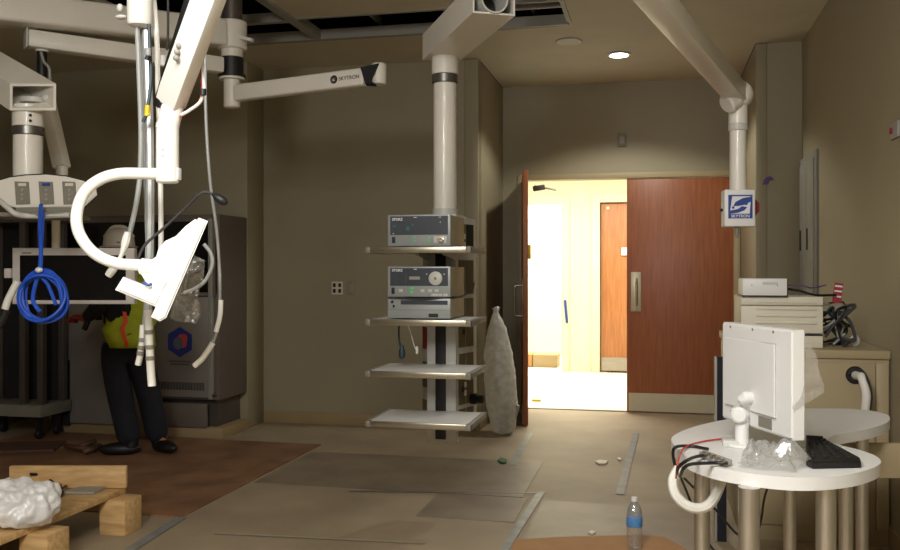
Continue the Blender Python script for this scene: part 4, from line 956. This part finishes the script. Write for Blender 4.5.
b = MB(); b.box(rx0 + .05, rx1 - .05, ry0 + .26, ry0 + .28, zb2, zt_); b.build('back_panel', 'black_soft', t)
for x in (rx0 + .06, rx1 - .06):
    for y in (ry0 + .04, ry0 + .25):
        b = MB(); b.cyl((x - .018, y, .05), (x + .018, y, .05), .04, 18, bev=.006); b.box(x - .02, x + .02, y - .02, y + .02, .06, max(.08, zb2 - .09)); b.build('caster', 'black', t)

# blue cable coil
random.seed(5)
cd = 3.95; cc = P(42, 296, d=cd)
t = thing('cable_coil', 'bright blue cable coil hanging in front of the black screen', 'cable', P(40, 320, d=cd))
b = MB()
for i in range(9):
    n = 28; ph = random.uniform(0, 6); rx_ = random.uniform(.086, .108); rz_ = random.uniform(.098, .113); ox = random.uniform(-.006, .006); oz = random.uniform(-.01, .005); od = random.uniform(-.02, .02); sk = random.uniform(-.25, .25)
    b.tube([cc + RGT * (ox + rx_ * math.cos(2 * math.pi * k / n) + sk * .05 * math.sin(2 * math.pi * k / n)) + UP * (oz + rz_ * math.sin(2 * math.pi * k / n)) + FWD * (od + .015 * math.sin(4 * math.pi * k / n + ph)) for k in range(n)], .0062, 8, closed=True)
b.build('coil', 'blue_cable', t)
b = MB()
b.tube([P(41, 205, d=cd + .2), P(40, 225, d=cd + .1), P(41, 250, d=cd), P(40, 272, d=cd), P(36, 282, d=cd), P(33, 300, d=cd), P(40, 312, d=cd)], .009, 8, sm=5)
b.tube([P(43, 212, d=cd + .2), P(42, 240, d=cd + .05), P(40, 272, d=cd), P(48, 285, d=cd), P(56, 305, d=cd)], .008, 8, sm=5); b.build('hanging_tail', 'blue_cable', t)
b = MB(); q = P(39, 270, d=cd - .02); b.ball(q, .016, (1.1, 1, .8), 2); b.build('tie', 'white_plastic', t, label='white tie')
t = thing('hose_end', 'white hose end with black connector left of the blue coil', 'hose', P(8, 312, d=4.0))
b = MB(); b.tube([P(18, 281, d=4.0), P(13, 290, d=4.0), P(8, 300, d=4.0), P(5, 309, d=4.0)], .016, 12, sm=4); b.build('hose', 'white_cable', t)
b = MB(); b.tube([P(6, 310, d=4.0), P(2, 320, d=4.0), P(-2, 326, d=4.0)], .02, 10, sm=3); b.build('connector', 'black', t)

# ------------------------------------------------------------------ near monitor boom
t = thing('monitor_boom', 'bright white curved arm in the foreground holding a small tilted monitor', 'ceiling boom', P(160, 300, d=2.45))
nd = 2.42
b = MB(); b.beam(P(170, 104, d=nd), P(231, -62, d=2.2), .070, .055, bev=.008, up=V((0, 1, 0)) ); b.build('spring_arm', 'white_near', t)
b = MB(); b.beam(P(161, 106, d=nd + .01), P(212, -62, d=2.25), .022, .05, bev=.004, up=V((0, 1, 0))); b.build('arm_cover', 'black', t, label='black strip along the arm')
for (x, y) in ((177, 52), (179, 46), (176, 58)):
    q = P(x, y, d=nd - .1); b = MB(); b.ball(q, .008, sub=2); b.build('cable_clip', 'grey_plastic', t)
b = MB(); b.tube([P(174, 100, d=nd), P(172, 110, d=nd), P(169, 122, d=nd), P(167, 130, d=nd)], 0, 20, rads=[.026, .03, .029, .031]); b.build('arm_knuckle', 'white_near', t)
b = MB(); b.cyl(P(167.5, 122, d=nd), P(167.5, 183, d=nd), .030, 28, bev=.004); nk = b.build('neck', 'white_near', t)
for y in (150, 156):
    q = P(163, y, d=nd - .03); b = MB(); b.cyl(q, q + FWD * .01, .003, 8); b.build('screw', 'grey_plastic', nk)
b = MB(); b.box(P(177, 175, d=nd).x - .006, P(178.5, 175, d=nd).x + .004, P(178, 175, d=nd).y - .01, P(178, 175, d=nd).y + .01, P(178, 180, d=nd).z, P(178, 168, d=nd).z, bev=.002); b.build('set_pin', 'white_near', nk)
cpts = [(166, 174), (140, 173.5), (118, 174), (99, 180), (84, 193), (77, 212), (78, 230), (87, 246), (100, 257), (118, 263.5), (140, 265)]
b = MB(); b.tube([P(x, y, d=nd) for x, y in cpts], .0155, 18, sm=6); b.build('curved_tube', 'white_near', t)
b = MB(); b.cyl(P(140, 266, d=nd), P(154, 268, d=nd), .022, 20, bev=.004); b.build('tube_clamp', 'white_near', t)
b = MB(); b.beam(P(150, 262, d=nd), P(162, 280, d=nd), .07, .035, bev=.006, up=V((0, 1, 0))); b.build('tilt_bracket', 'white_near', t)
# monitor seen nearly edge on
mray = (P(178, 270, d=1) - V((0, 0, EYE))).normalized()
mp_ = [(206, 221.5), (165, 316.5), (158, 321.5), (151, 319), (149, 311), (166, 272), (188, 219), (195, 217)]
b = MB(); b.prism([P(x, y, d=nd - .06) for x, y in [(198.5, 217.5), (208, 221), (166, 318), (160, 321.5), (151, 317)]], mray * .16, bev=.005); mh = b.build('screen_housing', 'white_near', t)
b = MB(); b.prism([P(x, y, d=nd - .02) for x, y in [(195, 219), (188, 228), (176, 236), (165, 241), (158, 250), (153, 268), (152, 288), (157, 301), (172, 280), (200, 221)]], mray * .09, bev=.008); b.build('back_bulge', 'white_near', mh)
b = MB(); b.prism([P(x, y, d=nd - .05) for x, y in [(123, 277), (163, 293), (156, 307), (115, 290)]], mray * .10, bev=.006); b.build('handle_block', 'white_near', mh)
b = MB(); b.prism([P(x, y, d=nd - .03) for x, y in [(207.8, 223), (167.5, 317), (166.5, 316.8), (207, 222.6)]], mray * .12); b.build('screen', 'screen_black', mh)
b = MB(); b.tube([P(143, 283, d=nd - .055), P(148, 285, d=nd - .06), P(152, 284, d=nd - .055)], .004, 8); b.build('cable_stub', 'logo_blue', mh)
# gooseneck microphone
t = thing('gooseneck_microphone', 'thin black gooseneck microphone bending above the tilted monitor', 'microphone', P(140, 262, d=nd + .1))
b = MB(); b.tube([P(137, 262, d=nd + .1), P(145, 245, d=nd + .1), P(165, 227, d=nd + .1), P(188, 205, d=nd + .1), P(198, 195, d=nd + .1), P(205, 192, d=nd + .1), P(213, 194, d=nd + .1)], .0042, 8, sm=6); b.build('neck', 'dark_cable', t)
b = MB(); q0, q1 = P(212, 194, d=nd + .1), P(228, 204.5, d=nd + .1); ax = (q1 - q0).normalized()
b.lathe([(.003, 0), (.006, .006), (.011, .016), (.0125, .03), (.011, .042), (.005, .05)], q0, ax, 16); b.build('head', 'black', t)
# clear bag hanging behind the monitor
b = film_sheet([P(198, 252, d=nd + .2), P(207, 262, d=nd + .2), P(196, 324, d=nd + .2), P(168, 316, d=nd + .2)], 20, 34, .025, 18, 4, FWD)
tag(b.build('plastic_film', 'clear_film', ang=180), 'clear plastic film hanging behind the tilted white monitor', 'plastic film')
# hanging cylinder and cables
q = P(140, 27, d=2.6); t = thing('cable_housing', 'short white glossy cylinder from which the cables hang at upper left', 'cable housing', q)
b = MB(); b.lathe([(.02, 0), (.032, .004), (.036, .012), (.036, .25)], q, UP, 28); b.build('shell', 'white_near', t)
b = MB(); b.ball(P(121, 17, d=2.62), .012, (1.6, 1, .6), 2); b.ball(P(120, 8, d=2.62), .01, (1, 1, 1.3), 2); b.build('foil_scrap', 'light_grey', t)
G = 'loose cables hanging from the ceiling at left'
dc = 2.6
cable([(137, 22), (139, 70), (141, 130), (140, 175), (136, 205), (130, 232), (126, 248)], dc, .0075, 'grey_cable', 'grey hanging cable curving left to a thick white end', group=G)
cable([(128, 232), (124, 248), (118, 262), (108, 276)], dc - .01, lambda u: .009 + .003 * math.sin(u * 9), 'white_cable', 'thick white plug end pointing left below the curved tube', 'plug', 'plug', group=G)
cable([(146, 24), (148, 80), (150, 150), (150, 230), (148, 300), (148, 345)], dc + .02, .0125, 'silver_cable', 'thick silver braided cable hanging in the middle of the bundle', group=G)
cable([(142, 24), (143, 80), (144, 120), (146, 200), (148, 262), (146, 300), (143, 340), (139, 360)], dc + .05, .006, 'grey_cable', 'thin grey hanging cable beside the silver braided cable', group=G)
cable([(153, -10), (157, 40), (158, 90), (160, 150), (161, 255), (158, 300)], dc + .03, .0075, 'white_cable', 'white hanging cable at the right of the bundle', group=G)
cable([(149, 24), (150, 50), (151, 80), (147, 112), (143, 122)], dc - .03, .005, 'teal_cable', 'dark teal cable ending high in the bundle', group=G)
for pl, dd, r_, m_, lb in (([(143, 325), (142, 342), (140, 356), (138, 365)], dc + .02, .009, 'white_cable', 'white plug hanging lowest left under the tilted monitor'),
                     ([(148, 310), (149, 330), (150, 352), (151, 372), (152, 386)], dc, .0115, 'white_cable', 'thick white plug hanging lowest right under the tilted monitor')):
    q = thing('plug', lb, 'plug', P(*pl[-1], d=dd), G)
    b = MB(); b.tube([P(x, y, d=dd) for x, y in pl], r_, 12, sm=5); b.build('body', m_, q)
    for k in (.25, .42, .55):
        i = int(k * (len(pl) - 1)); f = k * (len(pl) - 1) - i
        a = P(*pl[i], d=dd).lerp(P(*pl[i + 1], d=dd), f)
        dirn = (P(*pl[i + 1], d=dd) - P(*pl[i], d=dd)).normalized()
        b = MB(); b.cyl(a, a + dirn * .012, r_ + .0015, 14); b.build('grip_band', 'grey_panel', q)
q = P(147, 116, d=dc - .05); b = MB(); b.cyl(q, q + V((.002, 0, .03)), .008, 10); tag(b.build('tape_wrap', 'yellow_tape'), 'small yellow tape wrap on the hanging cable bundle', 'tape')
q = P(148, 48, d=dc - .05); t = thing('connector', 'grey connector with black tip in the upper cable bundle', 'plug', q, G)
b = MB(); b.cyl(P(148, 56, d=dc - .05), P(148, 48, d=dc - .05), .009, 12, bev=.002); b.build('sleeve', 'grey_cable', t)
b = MB(); b.cyl(P(147, 60, d=dc - .05), P(148, 56, d=dc - .05), .007, 12); b.build('tip', 'black', t)
cable([(168, -8), (168, 30), (167, 50)], 2.9, .004, 'dark_cable', 'thin dark wire hanging beside the black arm strip', group=G)
q = P(163, 60, d=2.9); b = MB(); b.cyl(q + V((0, 0, -.02)), q + V((0, 0, .015)), .011, 12, bev=.003); tag(b.build('plug', 'white_plastic'), 'small white plug left of the foreground arm', 'plug', G)
cable([(204, -8), (205, 60), (206, 120), (210, 180), (216, 225), (219, 260), (220, 290), (219, 318), (216, 334), (212, 345)], 2.85, .005, 'grey_cable', 'long thin grey cable hanging right of the tilted monitor', group=G)
cable([(221, 300), (220, 316), (216, 332)], 2.85, .008, 'white_cable', 'white plug at the end of the long thin grey cable', 'plug', 'plug', group=G)
cable([(204, 244), (211, 254), (212, 266), (205, 281), (194, 289), (184, 293)], 2.75, .006, 'grey_cable', 'short pale hose curving behind the tilted monitor', group=G)
cable([(213, 343), (207, 352), (201, 360), (194, 366)], 2.85, .009, 'white_cable', 'slanted white plug hanging over the cabinet emblem side', 'plug', 'plug', group=G)
cable([(202, 52), (203, 75), (204, 90), (200, 102), (190, 110), (181, 115)], 2.4, .0045, 'white_cable', 'white wire bending into the foreground arm knuckle', 'wire', 'wire', group=G)
cable([(200, 52), (201, 75), (202, 92), (198, 104), (188, 112), (180, 117)], 2.41, .003, 'red_wire', 'red wire bending into the foreground arm knuckle', 'wire', 'wire', group=G)
q = P(203, 92, d=2.39); b = MB(); b.cyl(q - V((0, 0, .008)), q + V((0, 0, .008)), .009, 10); tag(b.build('tie', 'black'), 'black tie holding the red and white wires', 'tie')

# ------------------------------------------------------------------ person
PY = 5.75
def Q(px, py, dy=0): return P(px, py, Y=PY + dy)
def skin_mesh(name, joints, edges, m, parent, sub=2, root=0):
    r = parent
    while r.parent: r = r.parent
    off = V(r.location)
    me = bpy.data.meshes.new(name); me.from_pydata([V(j[0]) - off for j in joints], edges, [])
    o = bpy.data.objects.new(name, me); COL.objects.link(o)
    md = o.modifiers.new('s', 'SKIN'); md.use_smooth_shade = True
    for i, j in enumerate(joints):
        sv = me.skin_vertices[0].data[i]; rr = j[1]; sv.radius = rr if isinstance(rr, tuple) else (rr, rr); sv.use_root = (i == root)
    o.modifiers.new('u', 'SUBSURF').levels = sub; o.modifiers['u'].render_levels = sub
    bpy.context.view_layer.update()
    nm = bpy.data.meshes.new_from_object(o.evaluated_get(bpy.context.evaluated_depsgraph_get()))
    bpy.data.objects.remove(o)
    for p in nm.polygons: p.use_smooth = True
    nm.materials.clear(); nm.materials.append(M[m])
    o = bpy.data.objects.new(name, nm); COL.objects.link(o); o.parent = parent
    return o
t = thing('person', 'person in dark clothes, green safety vest and white hard hat standing behind the black screen', 'person', V((Q(140, 455).x, PY, 0)))
pel, wst, chs, nck = Q(128, 345), Q(122, 325), Q(116, 290), Q(117, 262)
hdc = Q(117, 247)
hipL, hipR = Q(113, 352, -.05), Q(137, 352, .05)
kL, kR = Q(121, 402, -.06), Q(150, 398, .08)
aL, aR = Q(131, 453, -.06), Q(159, 446, .10)
aL.z = .10; aR.z = .10
tL, tR = aL + V((-.15, -.06, -.055)), aR + V((.15, -.08, -.055))
shL, shR = Q(108, 276, -.19), Q(126, 276, .19)
elL, elR = Q(98, 308, -.26), Q(112, 310, .22)
wrL, wrR = Q(86, 318, -.16), Q(92, 316, .08)
hnL, hnR = Q(79, 317, -.13), Q(84, 316, .02)
J = [(pel, (.15, .12)), (wst, (.135, .11)), (chs, (.16, .12)), (nck, .058), (Q(116, 252), .07), (Q(117, 240), .085),
     (hipL, .085), (kL, .058), (aL, .03), (hipR, .085), (kR, .058), (aR, .03),
     (shL, .062), (elL, .044), (wrL, .03), (shR, .062), (elR, .044), (wrR, .03), (hnL, .036), (hnR, .036), (tL, .018), (tR, .018)]
E_ = [(0, 1), (1, 2), (2, 3), (3, 4), (4, 5), (0, 6), (6, 7), (7, 8), (0, 9), (9, 10), (10, 11), (2, 12), (12, 13), (13, 14), (2, 15), (15, 16), (16, 17), (14, 18), (17, 19), (8, 20), (11, 21)]
skin_mesh('body', J, E_, 'skin', t)
# trousers, jacket
JT = [(pel, (.172, .14)), (hipL, .118), (kL, .09), (aL - UP * .045, .088), (hipR, .118), (kR, .09), (aR - UP * .045, .088), (wst, (.15, .125))]
skin_mesh('trousers', JT, [(0, 1), (1, 2), (2, 3), (0, 4), (4, 5), (5, 6), (0, 7)], 'dark_blue_cloth', t)
JJ = [(wst, (.16, .13)), (pel + UP * .04, (.16, .13)), (chs, (.165, .135)), (nck - UP * .03, .085), (shL, .08), (elL, .062), (wrL, .046), (shR, .08), (elR, .062), (wrR, .046)]
skin_mesh('jacket', JJ, [(0, 1), (0, 2), (2, 3), (2, 4), (4, 5), (5, 6), (2, 7), (7, 8), (8, 9)], 'black_cloth', t)
# vest covers the rear half of the torso (worn open at the front)
def vest_part(px_l, px_r, off, m_, nm_, zlo=346, zhi=272):
    b = MB(); rows = []
    for k in range(13):
        y = zhi + (zlo - zhi) * k / 12
        row = []
        for i in range(11):
            a = math.radians(px_l + (px_r - px_l) * i / 10)
            c = V((.03, .02, 0)) + chs.lerp(wst, min(1, max(0, (y - 290) / 35))) if y < 325 else wst.lerp(pel, (y - 325) / 20)
            rr = .205 + .012 * math.sin(k * .9) - (.05 * max(0, (285 - y) / 13)) + off
            cz = Q(120, y).z
            row.append(b.bm.verts.new(V((c.x + math.cos(a) * rr, c.y + math.sin(a) * rr * .92, cz))))
        rows.append(row)
    for k in range(12):
        for i in range(10): b.bm.faces.new((rows[k][i], rows[k][i + 1], rows[k + 1][i + 1], rows[k + 1][i]))
    o = b.build(nm_, m_, t, ang=180)
    md = o.modifiers.new('thick', 'SOLIDIFY'); md.thickness = .006
    return o
vest_part(-100, 120, .0, 'vest_green', 'safety_vest')
vest_part(-64, -57, .008, 'vest_orange', 'vest_stripe', zlo=345)
# boots
for a, tt in ((aL, tL), (aR, tR)):
    b = MB(); d_ = (tt - a); d_.z = 0; d_.normalize()
    b.ball(a + d_ * .05 + V((0, 0, -.052)), .1, (1, 1, .48), 3)
    for v in b.bm.verts:
        rel = v.co - a; al = rel.dot(d_); si = rel - d_ * al; z = v.co.z
        v.co = a + d_ * (al * 1.45) + V((si.x * .55, si.y * .55, rel.z)); v.co.z = max(.009, min(v.co.z, .1))
    b.cyl(a + V((0, 0, -.04)), a + V((0, 0, .04)), .052, 16); b.build('boot', 'black', t, ang=60)
# face: nose, eyes, ear, mouth on the head turned to the left
hc = Q(117, 246); fd = V((-.9, -.35, 0)).normalized(); sdv = fd.cross(UP)
b = MB(); b.ball(hc + fd * .075 + UP * -.02, .018, (.9, .9, 1.2), 2); b.build('nose', 'skin', t)
for s_ in (-1, 1):
    b = MB(); b.ball(hc + fd * .078 + sdv * .032 * s_ + UP * .008, .010, sub=2); b.build('eye', 'text_dark', t)
    b = MB(); b.ball(hc + sdv * .083 * s_ + UP * -.01, .025, (.6, .6, 1.2), 2); b.build('ear', 'skin', t)
b = MB(); b.ball(hc + fd * .078 + UP * -.055, .014, (1.3, 1.3, .4), 2); b.build('mouth', 'red_glove', t)
hat = MB(); hcz = Q(119, 247)
hat.lathe([(.128, -.002), (.130, .004), (.110, .010), (.108, .03), (.103, .07), (.086, .108), (.054, .130), (.02, .140), (.0, .141)], hcz, UP, 32)
hb_ = hat.build('hard_hat', 'hat_white', t, label='white hard hat')
b = MB(); b.tube([hcz + fd * .10 + UP * .07, hcz + fd * .05 + UP * .136, hcz + UP * .147, hcz - fd * .05 + UP * .136, hcz - fd * .10 + UP * .07], .012, 10, sm=4); b.build('hat_ridge', 'hat_white', hb_)
b = MB(); q = hcz + V((.05, -.094, .03)); b.box(q.x - .014, q.x + .014, q.y - .004, q.y + .01, q.z - .006, q.z + .006); b.build('hat_badge', 'grey_panel', hb_)
# gloved hands with fingers
for hnd, wr, s_ in ((hnL, wrL, 1), (hnR, wrR, -1)):
    ax = (hnd - wr).normalized(); sv = ax.cross(UP).normalized(); b = MB()
    b.beam(wr, hnd + ax * .035, .085, .034, bev=.014, seg=3)
    for k, (ln, of) in enumerate(((.07, -.031), (.08, -.011), (.076, .010), (.06, .030))):
        p0 = hnd + ax * .025 + sv * of
        b.tube([p0, p0 + ax * ln * .45 - UP * .008, p0 + ax * ln * .8 - UP * .03, p0 + ax * ln * .85 - UP * .05], .0095, 8, sm=3)
    b.tube([wr + ax * .03 + sv * .038 * s_, wr + ax * .06 + sv * .06 * s_ - UP * .012, wr + ax * .09 + sv * .062 * s_ - UP * .028], .011, 8, sm=3)
    b.build('glove', 'red_glove', t)
q = Q(88, 321, -.2); b = MB(); b.cyl(q, q + V((-.03, .0, -.06)), .02, 14, bev=.003); b.build('held_tool', 'black', t)

# ------------------------------------------------------------------ lights
def area(name, loc, sx_, sy_, power, col=(1, .93, .82), rot=(0, 0, 0), spread=math.pi):
    l = bpy.data.lights.new(name, 'AREA'); l.shape = 'RECTANGLE'; l.size = sx_; l.size_y = sy_; l.energy = power; l.color = col; l.spread = spread
    o = bpy.data.objects.new(name, l); COL.objects.link(o); o.location = loc; o.rotation_euler = rot; return o
area('corridor_lamp', (-.6, 10.1, CC - .03), 4.5, 1.0, 185, (1, .97, .86))
area('far_room_lamp', (-1.65, 12.7, CC - .03), 1.6, 1.2, 130, (1, .97, .92))
area('room_lamp', (-.3, .6, CZ - .03), 1.1, .5, 72, (1, .975, .935))
lt = V((-.75, -.45, CZ - .42)); la_ = math.radians(58)  # unseen key light behind the camera; housing and bracket are added around it
t = thing('added_key_light', 'added key light in an invented housing, out of view behind the camera', 'ceiling light', lt)
Rm = Matrix.Rotation(la_, 3, 'X')
b = MB(); b.box(lt.x - .67, lt.x + .67, lt.y - .42, lt.y + .42, lt.z + .02, lt.z + .06, bev=.01, rot=Rm, piv=lt); b.build('housing', 'white_plastic', t)
b = MB(); b.cyl(lt + V((0, -.05, .04)), (lt.x, lt.y - .05, CZ), .03, 14); b.build('bracket', 'steel_dark', t)
area('key_light_lamp', lt, 1.3, .8, 142, (1, .975, .935), (la_, 0, math.radians(-14)))
sp_ = bpy.data.lights.new('alcove_lamp', 'SPOT'); sp_.energy = 70; sp_.spot_size = math.radians(134); sp_.spot_blend = .3; sp_.shadow_soft_size = .07; sp_.color = (1, .98, .86)
o = bpy.data.objects.new('alcove_lamp', sp_); COL.objects.link(o); o.location = dlc - V((0, 0, .04))

w = bpy.data.worlds.new('world'); bpy.context.scene.world = w; w.use_nodes = True
w.node_tree.nodes['Background'].inputs[0].default_value = (.9, .85, .8, 1); w.node_tree.nodes['Background'].inputs[1].default_value = .02

# ------------------------------------------------------------------ camera
cam = bpy.data.cameras.new('camera'); co = bpy.data.objects.new('camera', cam); COL.objects.link(co)
cam.sensor_width = 36; cam.sensor_fit = 'HORIZONTAL'; cam.lens = F / 900 * 36
cam.shift_y = -(275 - HY) / 900 * 1.0
co.location = (0, 0, EYE); co.rotation_euler = (math.pi / 2, 0, ANG); cam.clip_start = .05
bpy.context.scene.camera = co
sc = bpy.context.scene
sc.view_settings.view_transform = 'Standard'; sc.view_settings.look = 'None'; sc.view_settings.gamma = 1; sc.view_settings.use_curve_mapping = False
sc.view_settings.exposure = 0.1
